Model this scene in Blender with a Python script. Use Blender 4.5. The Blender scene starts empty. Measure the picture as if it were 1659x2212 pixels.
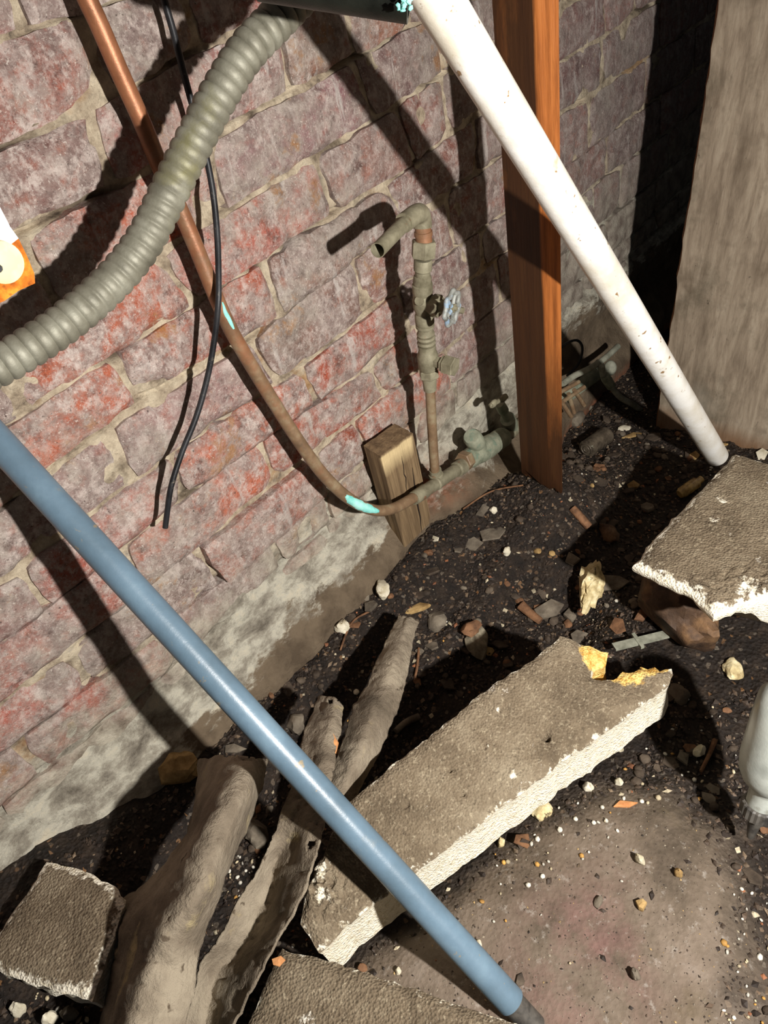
import bpy, math, random
import numpy as np
from mathutils import Vector, Matrix, noise, geometry

# ---------------------------------------------------------------- camera, world, light, exposure
FPX, CX, CY, CAMZ = 1561.0, 829.5, 1106.0, 0.76
def _n(v): return v / np.linalg.norm(v)
CD = _n(np.array([1300 - CX, 2850 - CY, FPX]))            # world down, in camera axes
CH = np.array([2900 - CX, -850 - CY, FPX]); CH = _n(CH - CD * (CH @ CD))   # along the wall (world +X)
CN = np.cross(CH, CD)                                     # into the wall (world +Y)
def c2w(c):
    c = np.array(c, float); return np.array([c @ CH, c @ CN, -(c @ CD)])
cam_d = bpy.data.cameras.new('camera'); cam = bpy.data.objects.new('camera', cam_d)
bpy.context.scene.collection.objects.link(cam); bpy.context.scene.camera = cam
cam_d.sensor_fit = 'HORIZONTAL'; cam_d.sensor_width = 36; cam_d.lens = 36 * FPX / 1659
cam_d.clip_start = 0.02; cam_d.clip_end = 50
rx, ry, rz = c2w((1, 0, 0)), c2w((0, -1, 0)), c2w((0, 0, -1))
cam.matrix_world = Matrix(((rx[0], ry[0], rz[0], 0), (rx[1], ry[1], rz[1], 0), (rx[2], ry[2], rz[2], CAMZ), (0, 0, 0, 1)))

world = bpy.data.worlds.new('world'); bpy.context.scene.world = world; world.use_nodes = True
bg = world.node_tree.nodes['Background']; bg.inputs[0].default_value = (0.9, 0.95, 1.0, 1); bg.inputs[1].default_value = 0.035

LPOS = c2w((0.37, 0.052, -0.09)) + np.array([0, 0, CAMZ])    # hand-held torch to the right of the lens
lt = bpy.data.lights.new('torch_light', 'AREA'); lt.shape = 'DISK'; lt.size = 0.024; lt.energy = 17.5; lt.color = (1.0, 0.965, 0.92)
lo = bpy.data.objects.new('torch_light', lt); bpy.context.scene.collection.objects.link(lo)
lo.location = LPOS
lo.rotation_euler = (Vector((0.45, 0.45, 0.12)) - Vector(LPOS)).to_track_quat('-Z', 'Y').to_euler()

vs = bpy.context.scene.view_settings
vs.view_transform = 'Standard'; vs.look = 'None'; vs.gamma = 1; vs.use_curve_mapping = False; vs.exposure = 0.0

# ---------------------------------------------------------------- pixel helpers (photo pixels -> real points in the cellar)
WY = 0.60
def ray(u, v): return c2w((u - CX, v - CY, FPX))
def PW(u, v, off=0.0):
    r = ray(u, v); p = r * (WY - off) / r[1]; return Vector((p[0], p[1], p[2] + CAMZ))
def PZ(u, v, h=0.0):
    r = ray(u, v); p = r * (h - CAMZ) / r[2]; return Vector((p[0], p[1], p[2] + CAMZ))
def PX(u, v, x):
    r = ray(u, v); p = r * x / r[0]; return Vector((p[0], p[1], p[2] + CAMZ))
def PD(u, v, d):
    p = ray(u, v) / FPX * d; return Vector((p[0], p[1], p[2] + CAMZ))
def sm(a, b, x):
    t = min(1, max(0, (x - a) / (b - a))); return t * t * (3 - 2 * t)
def fbm(p, s, o=4): return noise.fractal(Vector(p) * s, 1.0, 2.0, o)
def ns(p, s): return noise.noise(Vector(p) * s)
def lin(r, g, b):
    f = lambda c: (c / 255 / 12.92) if c / 255 <= 0.04045 else ((c / 255 + 0.055) / 1.055) ** 2.4
    return (f(r), f(g), f(b), 1)
R = random.Random(7)

# ---------------------------------------------------------------- object helpers
COL = bpy.context.scene.collection
class MB:
    def __init__(s): s.v = []; s.f = []; s.m = []; s.c = None
    def add(s, v, f, m=0):
        o = len(s.v); s.v += [Vector(p) for p in v]; s.f += [tuple(i + o for i in q) for q in f]; s.m += [m] * len(f); return s
def obj(name, mb, mats, parent=None, loc=None, smooth=40):
    me = bpy.data.meshes.new(name)
    if loc is None:
        if parent is not None or not mb.v: loc = Vector((0, 0, 0))
        else:
            a = np.array([tuple(p) for p in mb.v]); loc = Vector(((a[:, 0].min() + a[:, 0].max()) / 2, (a[:, 1].min() + a[:, 1].max()) / 2, a[:, 2].min()))
    base = loc
    o = bpy.data.objects.new(name, me); COL.objects.link(o)
    if parent is not None:
        o.parent = parent; pw = parent_loc(parent); o.location = base - pw if base.length else Vector((0, 0, 0))
        base = base if base.length else pw
    else: o.location = base
    me.from_pydata([tuple(p - base) for p in mb.v], [], mb.f)
    if not isinstance(mats, (list, tuple)): mats = [mats]
    for m in mats: me.materials.append(m)
    if len(mats) > 1: me.polygons.foreach_set('material_index', mb.m)
    if smooth:
        me.shade_smooth()
        if smooth < 180: me.set_sharp_from_angle(angle=math.radians(smooth))
    if mb.c is not None:
        ca = me.color_attributes.new('mask', 'FLOAT_COLOR', 'POINT')
        ca.data.foreach_set('color', np.array(mb.c, dtype=np.float32).ravel())
    me.update()
    return o
def parent_loc(p):
    l = Vector(p.location); q = p.parent
    while q is not None: l += q.location; q = q.parent
    return l
def tag(o, label=None, cat=None, group=None, kind=None):
    if label: o['label'] = label
    if cat: o['category'] = cat
    if group: o['group'] = group
    if kind: o['kind'] = kind
    return o
def empty(name, loc, label, cat, group=None):
    o = bpy.data.objects.new(name, None); COL.objects.link(o); o.location = loc; o.empty_display_size = 0.02
    return tag(o, label, cat, group)
def spline(pts, n=8, vals=None):
    P = [Vector(p) for p in pts]; out = []; ov = []
    for i in range(len(P) - 1):
        a = P[max(i - 1, 0)]; b = P[i]; c = P[i + 1]; d = P[min(i + 2, len(P) - 1)]
        for k in range(n):
            t = k / n
            out.append(0.5 * ((2 * b) + (c - a) * t + (2 * a - 5 * b + 4 * c - d) * t * t + (3 * b - a - 3 * c + d) * t ** 3))
            if vals: ov.append(vals[i] * (1 - t) + vals[i + 1] * t)
    out.append(P[-1])
    if vals: ov.append(vals[-1]); return out, ov
    return out
def tube(mb, pts, r, seg=20, cap=(True, True), m=0, wob=0.0):
    pts = [Vector(p) for p in pts]; n = len(pts); rr = r if isinstance(r, (list, tuple)) else [r] * n
    T = [(pts[min(i + 1, n - 1)] - pts[max(i - 1, 0)]).normalized() for i in range(n)]
    up = Vector((0, 0, 1)) if abs(T[0].z) < 0.9 else Vector((1, 0, 0))
    u = T[0].cross(up).normalized(); v = []; f = []
    for i in range(n):
        u = (u - T[i] * u.dot(T[i])).normalized(); w = T[i].cross(u)
        for k in range(seg):
            a = 2 * math.pi * k / seg; q = rr[i]
            d = u * math.cos(a) + w * math.sin(a)
            if wob: q *= 1 + wob * ns(pts[i] * 1 + d * 0.05, 25)
            v.append(pts[i] + d * q)
    for i in range(n - 1):
        for k in range(seg):
            f.append((i * seg + k, i * seg + (k + 1) % seg, (i + 1) * seg + (k + 1) % seg, (i + 1) * seg + k))
    if cap[0]: f.append(tuple(reversed(range(seg))))
    if cap[1]: f.append(tuple((n - 1) * seg + k for k in range(seg)))
    return mb.add(v, f, m)
def hollow(mb, pts, r, wall, seg=24, m=0, open_start=False, open_end=True, deep=0.05):
    tube(mb, pts, r, seg, (not open_start, not open_end), m)
    P = [Vector(p) for p in pts]
    for flag, a, b, rad in ((open_start, P[0], P[1], r[0] if isinstance(r, list) else r), (open_end, P[-1], P[-2], r[-1] if isinstance(r, list) else r)):
        if not flag: continue
        d = (b - a).normalized(); e = a + d * deep
        s = len(mb.v)
        up = Vector((0, 0, 1)) if abs(d.z) < 0.9 else Vector((1, 0, 0)); u = d.cross(up).normalized(); w = d.cross(u)
        v = []
        for q, c in ((rad, a), (rad - wall, a), (rad - wall, e)):
            for k in range(seg):
                t = 2 * math.pi * k / seg; v.append(c + (u * math.cos(t) + w * math.sin(t)) * q)
        f = []
        for i in range(2):
            for k in range(seg): f.append((i * seg + k, i * seg + (k + 1) % seg, (i + 1) * seg + (k + 1) % seg, (i + 1) * seg + k))
        f.append(tuple(2 * seg + k for k in range(seg)))
        mb.add(v, f, m)
    return mb
def lathe(mb, a, b, prof, seg=24, m=0, ang=0.0):
    """prof: (t along a->b in metres, radius)"""
    a = Vector(a); d = (Vector(b) - a).normalized()
    pts = [a + d * t for t, _ in prof]; up = Vector((0, 0, 1)) if abs(d.z) < 0.9 else Vector((1, 0, 0))
    u = d.cross(up).normalized(); w = d.cross(u); v = []; f = []
    for i, (t, r) in enumerate(prof):
        for k in range(seg):
            q = 2 * math.pi * k / seg + ang; v.append(pts[i] + (u * math.cos(q) + w * math.sin(q)) * r)
    for i in range(len(prof) - 1):
        for k in range(seg): f.append((i * seg + k, i * seg + (k + 1) % seg, (i + 1) * seg + (k + 1) % seg, (i + 1) * seg + k))
    f.append(tuple(reversed(range(seg)))); n = len(prof); f.append(tuple((n - 1) * seg + k for k in range(seg)))
    return mb.add(v, f, m)
def ico(sub=1):
    import bmesh
    bm = bmesh.new(); bmesh.ops.create_icosphere(bm, subdivisions=sub, radius=1)
    v = [p.co.copy() for p in bm.verts]; f = [tuple(q.index for q in fc.verts) for fc in bm.faces]; bm.free(); return v, f
ICO1, ICO2, ICO3, ICO4 = ico(1), ico(2), ico(3), ico(4)

# ---------------------------------------------------------------- materials
class NT:
    def __init__(s, name):
        s.mat = bpy.data.materials.new(name); s.mat.use_nodes = True; s.t = s.mat.node_tree; s.N = s.t.nodes
        s.b = s.N['Principled BSDF']; s.geo = s.N.new('ShaderNodeNewGeometry').outputs['Position']
    def L(s, a, b): s.t.links.new(a, b)
    def mapv(s, sc, src=None, rot=(0, 0, 0)):
        n = s.N.new('ShaderNodeMapping'); n.inputs['Scale'].default_value = sc; n.inputs['Rotation'].default_value = rot
        s.L(src or s.geo, n.inputs[0]); return n.outputs[0]
    def noise(s, sc, det=4, rough=0.6, dist=0.0, vec=None):
        n = s.N.new('ShaderNodeTexNoise'); n.inputs['Scale'].default_value = sc; n.inputs['Detail'].default_value = det
        n.inputs['Roughness'].default_value = rough; n.inputs['Distortion'].default_value = dist
        s.L(vec or s.geo, n.inputs['Vector']); return n.outputs['Fac']
    def voro(s, sc, vec=None, feat='F1', out='Distance', rnd=1.0):
        n = s.N.new('ShaderNodeTexVoronoi'); n.feature = feat; n.inputs['Scale'].default_value = sc; n.inputs['Randomness'].default_value = rnd
        s.L(vec or s.geo, n.inputs['Vector']); return n.outputs[out]
    def ramp(s, fac, stops):
        n = s.N.new('ShaderNodeValToRGB'); e = n.color_ramp.elements
        while len(e) < len(stops): e.new(0.5)
        for i, (p, c) in enumerate(stops):
            e[i].position = p; e[i].color = c if isinstance(c, tuple) else (c, c, c, 1)
        s.L(fac, n.inputs[0]); return n.outputs[0]
    def mix(s, f, a, b, mode='MIX'):
        n = s.N.new('ShaderNodeMix'); n.data_type = 'RGBA'; n.blend_type = mode
        for i, x in ((0, f), (6, a), (7, b)):
            if isinstance(x, (int, float, tuple)): n.inputs[i].default_value = x
            else: s.L(x, n.inputs[i])
        return n.outputs[2]
    def math(s, op, a, b=None, c=None, clamp=False):
        n = s.N.new('ShaderNodeMath'); n.operation = op; n.use_clamp = clamp
        for i, x in enumerate((a, b, c)):
            if x is None: continue
            if isinstance(x, (int, float)): n.inputs[i].default_value = x
            else: s.L(x, n.inputs[i])
        return n.outputs[0]
    def sep(s, v, i):
        n = s.N.new('ShaderNodeSeparateXYZ'); s.L(v, n.inputs[0]); return n.outputs[i]
    def attr(s, name='mask'):
        n = s.N.new('ShaderNodeAttribute'); n.attribute_name = name; return n.outputs['Color']
    def objcol(s): return s.N.new('ShaderNodeObjectInfo').outputs['Color']
    def rnd(s): return s.N.new('ShaderNodeObjectInfo').outputs['Random']
    def bump(s, h, dist=0.002, st=0.6, prev=None):
        n = s.N.new('ShaderNodeBump'); n.inputs['Distance'].default_value = dist; n.inputs['Strength'].default_value = st
        s.L(h, n.inputs['Height'])
        if prev is not None: s.L(prev, n.inputs['Normal'])
        return n.outputs[0]
    def done(s, col, rough=0.85, nrm=None, metal=0.0, spec=0.3):
        if isinstance(col, tuple): s.b.inputs['Base Color'].default_value = col
        else: s.L(col, s.b.inputs['Base Color'])
        for k, x in (('Roughness', rough), ('Metallic', metal), ('Specular IOR Level', spec)):
            if isinstance(x, (int, float)): s.b.inputs[k].default_value = x
            else: s.L(x, s.b.inputs[k])
        if nrm is not None: s.L(nrm, s.b.inputs['Normal'])
        return s.mat
def cloudy(name, stops, sc=20, det=6, rough=0.85, bump=0.001, bsc=150, dirt=None, dsc=60, dlo=0.6, dhi=0.68, stretch=(1, 1, 1), metal=0.0, spec=0.3, bst=0.6, dist=0.0, dirt2=None):
    t = NT(name); v = t.mapv(stretch) if stretch != (1, 1, 1) else t.geo
    c = t.ramp(t.noise(sc, det, 0.62, dist, v), stops)
    if dirt: c = t.mix(t.ramp(t.noise(dsc, 6, 0.65, 0.3, v), [(dlo, 0.0), (dhi, 1.0)]), c, dirt)
    if dirt2: c = t.mix(t.ramp(t.noise(dsc * 3.1, 3, 0.6, 0.0, v), [(0.66, 0.0), (0.72, 1.0)]), c, dirt2)
    n = t.bump(t.noise(bsc, 5, 0.7, 0.0, v), bump, bst)
    return t.done(c, rough, n, metal, spec)

def brick_mat():
    t = NT('old_brick'); base = t.objcol(); z = t.sep(t.geo, 2); x = t.sep(t.geo, 0)
    mauve = t.ramp(t.noise(30, 5), [(0.3, lin(120, 102, 96)), (0.5, lin(160, 141, 133)), (0.7, lin(182, 166, 154))])
    c = t.mix(t.ramp(t.noise(26, 6, 0.65, 0.15), [(0.38, 0.0), (0.56, 0.92)]), base, mauve)
    c = t.mix(t.ramp(t.noise(55, 4, 0.6), [(0.54, 0.0), (0.68, 0.7)]), c, t.mix(0.4, base, lin(196, 104, 68)))
    c = t.mix(t.ramp(t.noise(34, 6, 0.7), [(0.32, 0.85), (0.45, 0.0)]), c, lin(88, 62, 56))
    ws = t.noise(80, 9, 0.74, 0.0, t.mapv((1, 1, 0.85)))
    ws2 = t.noise(9, 3)
    w = t.math('MULTIPLY', t.ramp(ws, [(0.47, 0.0), (0.62, 0.9)]), t.ramp(ws2, [(0.32, 0.35), (0.6, 1.0)]))
    c = t.mix(w, c, lin(226, 210, 200))
    c = t.mix(t.ramp(t.noise(190, 6, 0.8, 0.0), [(0.5, 0.0), (0.66, 0.55)]), c, lin(214, 200, 190))
    c = t.mix(t.ramp(t.noise(150, 6, 0.8, 0.0), [(0.3, 0.55), (0.46, 0.0)]), c, lin(96, 74, 66))
    st = t.noise(75, 4, 0.6, 0.2, t.mapv((1.0, 1.0, 0.13)))
    c = t.mix(t.math('MULTIPLY', t.ramp(st, [(0.6, 0.0), (0.68, 0.8)]), t.ramp(x, [(0.0, 0.0), (0.55, 1.0)])), c, lin(214, 204, 196))
    c = t.mix(t.ramp(t.noise(8, 7, 0.72), [(0.5, 0.0), (0.64, 0.7)]), c, t.ramp(t.noise(60, 6, 0.7), [(0.35, lin(122, 110, 100)), (0.6, lin(192, 182, 168))]))
    c = t.mix(t.math('MULTIPLY', t.ramp(t.noise(16, 5, 0.7), [(0.62, 0.0), (0.7, 1.0)]), 0.7), c, lin(176, 120, 62))
    c = t.mix(t.ramp(t.noise(210, 2), [(0.7, 0.0), (0.76, 0.85)]), c, lin(60, 44, 40))
    zx = t.math('SUBTRACT', z, t.ramp(x, [(0.78, 0.0), (0.98, 0.12)]))
    c = t.mix(t.ramp(t.noise(420, 3, 0.6), [(0.62, 0.0), (0.68, 0.6)]), c, lin(238, 226, 214))
    c = t.mix(t.ramp(t.noise(300, 4, 0.7), [(0.3, 0.7), (0.36, 0.0)]), c, lin(58, 44, 40))
    par = t.math('ADD', zx, t.math('MULTIPLY', t.math('SUBTRACT', t.noise(9, 6, 0.7), 0.5), 0.34))
    c = t.mix(t.ramp(par, [(0.10, 0.95), (0.20, 0.12), (0.3, 0.0)]), c, t.ramp(t.noise(45, 5), [(0.35, lin(128, 116, 100)), (0.62, lin(205, 196, 176))]))
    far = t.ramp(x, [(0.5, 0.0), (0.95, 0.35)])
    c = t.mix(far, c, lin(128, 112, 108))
    n = t.bump(t.noise(28, 5, 0.6), 0.009, 0.7); n = t.bump(t.noise(120, 7, 0.8), 0.0045, 0.9, n); n = t.bump(t.voro(330), 0.0006, 0.5, n)
    return t.done(c, 0.9, n, 0, 0.25)
def mortar_mat():
    t = NT('lime_mortar'); z = t.sep(t.geo, 2); x = t.sep(t.geo, 0)
    c = t.ramp(t.noise(38, 7, 0.7), [(0.3, lin(108, 95, 82)), (0.43, lin(182, 164, 140)), (0.58, lin(224, 208, 180)), (0.75, lin(172, 162, 152))])
    c = t.mix(t.ramp(t.noise(13, 5, 0.7), [(0.54, 0.0), (0.66, 0.85)]), c, lin(88, 74, 58))
    c = t.mix(t.ramp(t.noise(11, 4, 0.7, 0, t.mapv((1, 1, 1.3))), [(0.6, 0.0), (0.7, 0.6)]), c, lin(176, 124, 64))
    zx = t.math('SUBTRACT', z, t.ramp(x, [(0.78, 0.0), (0.98, 0.12)]))
    zz = t.math('ADD', zx, t.math('MULTIPLY', t.math('SUBTRACT', t.noise(17, 6, 0.7, 0, t.mapv((0.7, 1, 1.6))), 0.5), 0.16))
    crust = t.ramp(t.noise(32, 8, 0.7, 0.2, t.mapv((0.8, 1, 1.5))), [(0.32, lin(112, 104, 92)), (0.46, lin(166, 158, 142)), (0.56, lin(206, 200, 182)), (0.7, lin(226, 214, 188))])
    c = t.mix(t.ramp(zz, [(0.16, 1.0), (0.2, 0.0)]), c, crust)
    wet = t.math('ADD', zz, t.ramp(x, [(0.0, 0.03), (0.3, 0.0), (0.62, 0.0), (0.75, 0.03), (0.95, 0.1)]))
    c = t.mix(t.ramp(wet, [(0.088, 1.0), (0.1, 0.0)]), c, t.ramp(t.noise(22, 5), [(0.4, lin(96, 82, 66)), (0.6, lin(126, 110, 90))]))
    m = t.attr()
    c = t.mix(t.math('MULTIPLY', t.sep(m, 0), t.ramp(t.noise(50, 5, 0.7), [(0.36, 0.2), (0.5, 1.0)])), c, t.ramp(t.noise(60, 5), [(0.4, lin(112, 74, 54)), (0.62, lin(158, 98, 70))]))
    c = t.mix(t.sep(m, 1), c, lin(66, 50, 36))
    n = t.bump(t.noise(30, 6, 0.65), 0.010, 0.6); n = t.bump(t.noise(130, 7, 0.8), 0.005, 0.9, n)
    return t.done(c, 0.93, n, 0, 0.2)
def floor_mat():
    t = NT('earth_floor'); m = t.attr(); k = t.sep(m, 0)
    soil = t.ramp(t.noise(60, 8, 0.7), [(0.3, lin(20, 15, 11)), (0.5, lin(42, 33, 26)), (0.7, lin(68, 55, 43))])
    v = t.voro(260, out='Color'); vv = t.sep(v, 0)
    soil = t.mix(t.ramp(vv, [(0.93, 0.0), (0.95, 0.5)]), soil, t.ramp(t.sep(v, 1), [(0.0, lin(120, 100, 80)), (0.6, lin(150, 140, 125)), (1.0, lin(180, 130, 80))]))
    conc = t.ramp(t.noise(14, 8, 0.68), [(0.3, lin(70, 60, 48)), (0.46, lin(102, 89, 75)), (0.6, lin(120, 106, 92)), (0.75, lin(134, 122, 110))])
    conc = t.mix(t.math('MULTIPLY', t.sep(m, 1), t.ramp(t.noise(18, 6, 0.7), [(0.4, 0.0), (0.62, 0.6)])), conc, lin(132, 98, 92))
    conc = t.mix(t.ramp(t.noise(90, 8, 0.7), [(0.58, 0.0), (0.68, 0.55)]), conc, lin(164, 156, 146))
    conc = t.mix(t.ramp(t.noise(9, 5, 0.7), [(0.56, 0.0), (0.7, 0.7)]), conc, lin(92, 80, 58))
    conc = t.mix(t.ramp(t.voro(120), [(0.07, 0.7), (0.12, 0.0)]), conc, lin(34, 28, 26))
    c = t.mix(k, soil, conc)
    n1 = t.bump(t.noise(75, 8, 0.75), 0.006, 0.9); n = t.bump(t.voro(230), 0.003, 0.7, n1)
    fl_ = t.math('SUBTRACT', 1.0, t.math('MULTIPLY', k, 0.72))
    for l_ in (n1, n): t.L(fl_, l_.node.inputs['Strength'])
    n = t.bump(t.noise(330, 5, 0.8), 0.0012, 0.6, n)
    r = t.ramp(k, [(0.0, 0.62), (1.0, 0.85)])
    return t.done(c, r, n, 0, 0.35)
def foam_mat():
    """weathered bead-board: dirt-skinned top, clean white crumbly sides, yellowed where broken"""
    t = NT('bead_board'); m = t.attr()
    top = t.ramp(t.noise(16, 7, 0.68), [(0.3, lin(84, 72, 57)), (0.5, lin(114, 100, 81)), (0.72, lin(140, 127, 106))])
    top = t.mix(t.ramp(t.noise(240, 4, 0.7), [(0.54, 0.0), (0.76, 0.6)]), top, lin(196, 182, 154))
    top = t.mix(t.ramp(t.noise(200, 4, 0.7), [(0.3, 0.7), (0.42, 0.0)]), top, lin(70, 60, 48))
    top = t.mix(t.ramp(t.noise(26, 9, 0.8), [(0.63, 0.0), (0.68, 0.9)]), top, lin(232, 224, 208))
    side = t.ramp(t.noise(150, 5, 0.7), [(0.3, lin(192, 178, 146)), (0.5, lin(232, 224, 204))])
    side = t.mix(t.ramp(t.voro(420), [(0.0, 1.0), (0.16, 0.0)]), side, lin(120, 104, 80))
    yel = t.ramp(t.noise(120, 4, 0.7), [(0.35, lin(180, 126, 44)), (0.6, lin(236, 204, 126))])
    e = t.math('ADD', t.sep(m, 0), t.math('MULTIPLY', t.math('SUBTRACT', t.noise(110, 6, 0.7), 0.5), 0.9))
    c = t.mix(t.ramp(e, [(0.47, 0.0), (0.55, 1.0)]), top, side)
    y = t.math('ADD', t.sep(m, 1), t.math('MULTIPLY', t.math('SUBTRACT', t.noise(90, 5, 0.7), 0.5), 0.8))
    c = t.mix(t.ramp(y, [(0.42, 0.0), (0.55, 1.0)]), c, yel)
    n = t.bump(t.noise(110, 7, 0.75), 0.0018, 0.7); n = t.bump(t.voro(420), 0.0014, 0.9, n)
    return t.done(c, 0.92, n, 0, 0.25)
def wood_mat(name, stops, sc=60, stretch=(1, 1, 0.05), dark=None, lo=0.55, hi=0.7, rough=0.7, bump=0.0012, mask=None):
    t = NT(name); v = t.mapv(stretch)
    c = t.ramp(t.noise(sc, 6, 0.65, 0.4, v), stops)
    c = t.mix(t.math('MULTIPLY', t.ramp(t.noise(sc * 2.7, 5, 0.7, 0.2, v), [(0.52, 0.0), (0.72, 1.0)]), 0.6), c, stops[0][1])
    if dark: c = t.mix(t.ramp(t.noise(9, 6, 0.7), [(lo, 0.0), (hi, 1.0)]), c, dark)
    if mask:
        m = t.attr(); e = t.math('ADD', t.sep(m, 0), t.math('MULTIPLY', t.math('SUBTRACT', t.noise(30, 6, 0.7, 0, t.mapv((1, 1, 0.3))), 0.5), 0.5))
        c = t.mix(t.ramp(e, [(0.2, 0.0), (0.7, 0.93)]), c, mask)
    if name == 'grey_plywood':
        c = t.mix(t.ramp(t.noise(75, 6, 0.75, 0, t.mapv((1, 1, .6))), [(0.64, 0.0), (0.7, 0.75)]), c, lin(66, 56, 46))
        c = t.mix(t.ramp(t.noise(4.5, 4, 0.6, 0, t.mapv((1, 1, .5))), [(0.5, 0.0), (0.66, 0.6)]), c, lin(176, 168, 152))
        c = t.mix(t.ramp(t.noise(6, 5, 0.7), [(0.34, 0.7), (0.46, 0.0)]), c, lin(92, 78, 62))
    n = t.bump(t.noise(sc * 2, 6, 0.7, 0.2, v), bump, 0.8)
    return t.done(c, rough, n, 0, 0.3)

M = {}
M['brick'] = brick_mat(); M['mortar'] = mortar_mat(); M['floor'] = floor_mat(); M['foam'] = foam_mat()
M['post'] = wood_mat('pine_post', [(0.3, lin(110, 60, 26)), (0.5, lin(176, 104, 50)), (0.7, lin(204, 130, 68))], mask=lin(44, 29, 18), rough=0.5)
M['block'] = wood_mat('weathered_block', [(0.3, lin(88, 70, 50)), (0.5, lin(128, 106, 78)), (0.7, lin(158, 134, 100))], sc=110, mask=lin(214, 190, 144), bump=0.003)
M['ply'] = wood_mat('grey_plywood', [(0.3, lin(112, 98, 82)), (0.5, lin(148, 133, 114)), (0.72, lin(172, 158, 138))], sc=55, stretch=(1, 1, 0.07), dark=lin(104, 94, 78), lo=0.5, hi=0.68, rough=0.8, mask=lin(112, 78, 48))
M['ply_edge'] = wood_mat('plywood_edge', [(0.3, lin(84, 52, 28)), (0.6, lin(140, 92, 50))], sc=90)
M['pvc'] = cloudy('dusty_white_pvc', [(0.35, lin(214, 206, 188)), (0.6, lin(240, 238, 232))], 18, 6, 0.38, 0.0004, 200, lin(186, 168, 132), 34, 0.62, 0.76, spec=0.45, dirt2=lin(150, 120, 84))
M['blue'] = cloudy('blue_grey_pipe', [(0.3, lin(80, 98, 110)), (0.55, lin(94, 115, 130)), (0.75, lin(110, 132, 146))], 16, 5, 0.36, 0.0003, 240, lin(128, 132, 128), 26, 0.62, 0.8, spec=0.5, dirt2=lin(140, 126, 100))
M['black'] = cloudy('black_plastic', [(0.4, lin(24, 24, 26)), (0.6, lin(42, 42, 44))], 30, 4, 0.45, 0.0003, 200, lin(96, 90, 78), 120, 0.64, 0.72)
M['conduit'] = cloudy('zinc_conduit', [(0.3, lin(96, 93, 80)), (0.5, lin(122, 119, 104)), (0.7, lin(148, 146, 131))], 40, 6, 0.55, 0.0005, 260, lin(118, 114, 84), 22, 0.6, 0.74, metal=0.25, spec=0.5)
def copper_mat():
    t = NT('aged_copper'); z = t.sep(t.geo, 2)
    c = t.ramp(t.noise(26, 6, 0.62), [(0.3, lin(116, 74, 50)), (0.5, lin(158, 102, 70)), (0.72, lin(186, 126, 90))])
    brown = t.ramp(t.noise(50, 6, 0.65), [(0.3, lin(92, 76, 58)), (0.5, lin(120, 98, 74)), (0.7, lin(142, 130, 104))])
    e = t.math('ADD', t.math('MULTIPLY', z, 1.3), t.math('MULTIPLY', t.math('SUBTRACT', t.noise(30, 6, 0.7), 0.5), 1.3))
    m_ = t.ramp(e, [(0.42, 0.95), (0.85, 0.1)])
    c = t.mix(m_, c, brown)
    c = t.mix(t.ramp(t.noise(70, 5, 0.7), [(0.66, 0.0), (0.74, 0.6)]), c, lin(116, 150, 132))
    return t.done(c, 0.45, t.bump(t.noise(240, 5, 0.7), 0.0004, 0.6), t.math('MULTIPLY', t.math('SUBTRACT', 1.0, m_), 0.5), 0.5)
M['copper'] = copper_mat()
M['dull'] = cloudy('oxidised_brass', [(0.3, lin(104, 98, 78)), (0.5, lin(134, 128, 106)), (0.7, lin(156, 150, 126))], 60, 6, 0.6, 0.0008, 300, lin(134, 90, 66), 55, 0.62, 0.7, metal=0.2)
M['green'] = cloudy('verdigris_brass', [(0.3, lin(100, 106, 88)), (0.5, lin(138, 142, 122)), (0.7, lin(166, 166, 144))], 60, 6, 0.65, 0.001, 260, lin(96, 128, 112), 40, 0.58, 0.68, metal=0.1)
M['patina'] = cloudy('bright_verdigris', [(0.35, lin(104, 190, 182)), (0.65, lin(166, 226, 214))], 60, 6, 0.8, 0.001, 250)
M['wheel'] = cloudy('handwheel_metal', [(0.35, lin(108, 110, 104)), (0.6, lin(160, 162, 156))], 90, 5, 0.55, 0.001, 300, lin(150, 176, 200), 70, 0.54, 0.64, metal=0.2)
M['steel_dark'] = cloudy('dark_tarnished_pipe', [(0.35, lin(18, 20, 17)), (0.6, lin(38, 40, 34))], 30, 6, 0.4, 0.0008, 200, lin(110, 78, 44), 24, 0.62, 0.72, metal=0.3)
M['rust'] = cloudy('orange_rust', [(0.3, lin(120, 58, 14)), (0.5, lin(200, 110, 30)), (0.68, lin(240, 156, 54))], 90, 8, 0.9, 0.002, 200, lin(84, 44, 18), 60, 0.56, 0.68)
M['white_paint'] = cloudy('chipped_white_paint', [(0.4, lin(222, 222, 220)), (0.6, lin(250, 248, 244))], 40, 5, 0.5, 0.0005, 150, lin(150, 160, 180), 40, 0.6, 0.7)
M['cream'] = cloudy('cream_plastic', [(0.4, lin(226, 212, 160)), (0.6, lin(246, 236, 196))], 40, 4, 0.5, 0.0003, 150)
M['paper'] = cloudy('dusty_pipe_wrap', [(0.3, lin(84, 74, 61)), (0.46, lin(116, 104, 88)), (0.62, lin(148, 136, 117))], 17, 8, 0.9, 0.006, 95, lin(164, 148, 110), 20, 0.6, 0.72, dirt2=lin(84, 72, 58), bst=0.8)
M['grey_plastic'] = cloudy('grey_plastic', [(0.4, lin(112, 112, 98)), (0.6, lin(146, 146, 130))], 60, 5, 0.6, 0.0005, 200)
M['bottle'] = cloudy('cloudy_squeeze_bottle', [(0.35, lin(120, 124, 118)), (0.62, lin(176, 180, 172))], 12, 5, 0.3, 0.0005, 120, lin(96, 90, 74), 30, 0.6, 0.75, spec=0.5)
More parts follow.
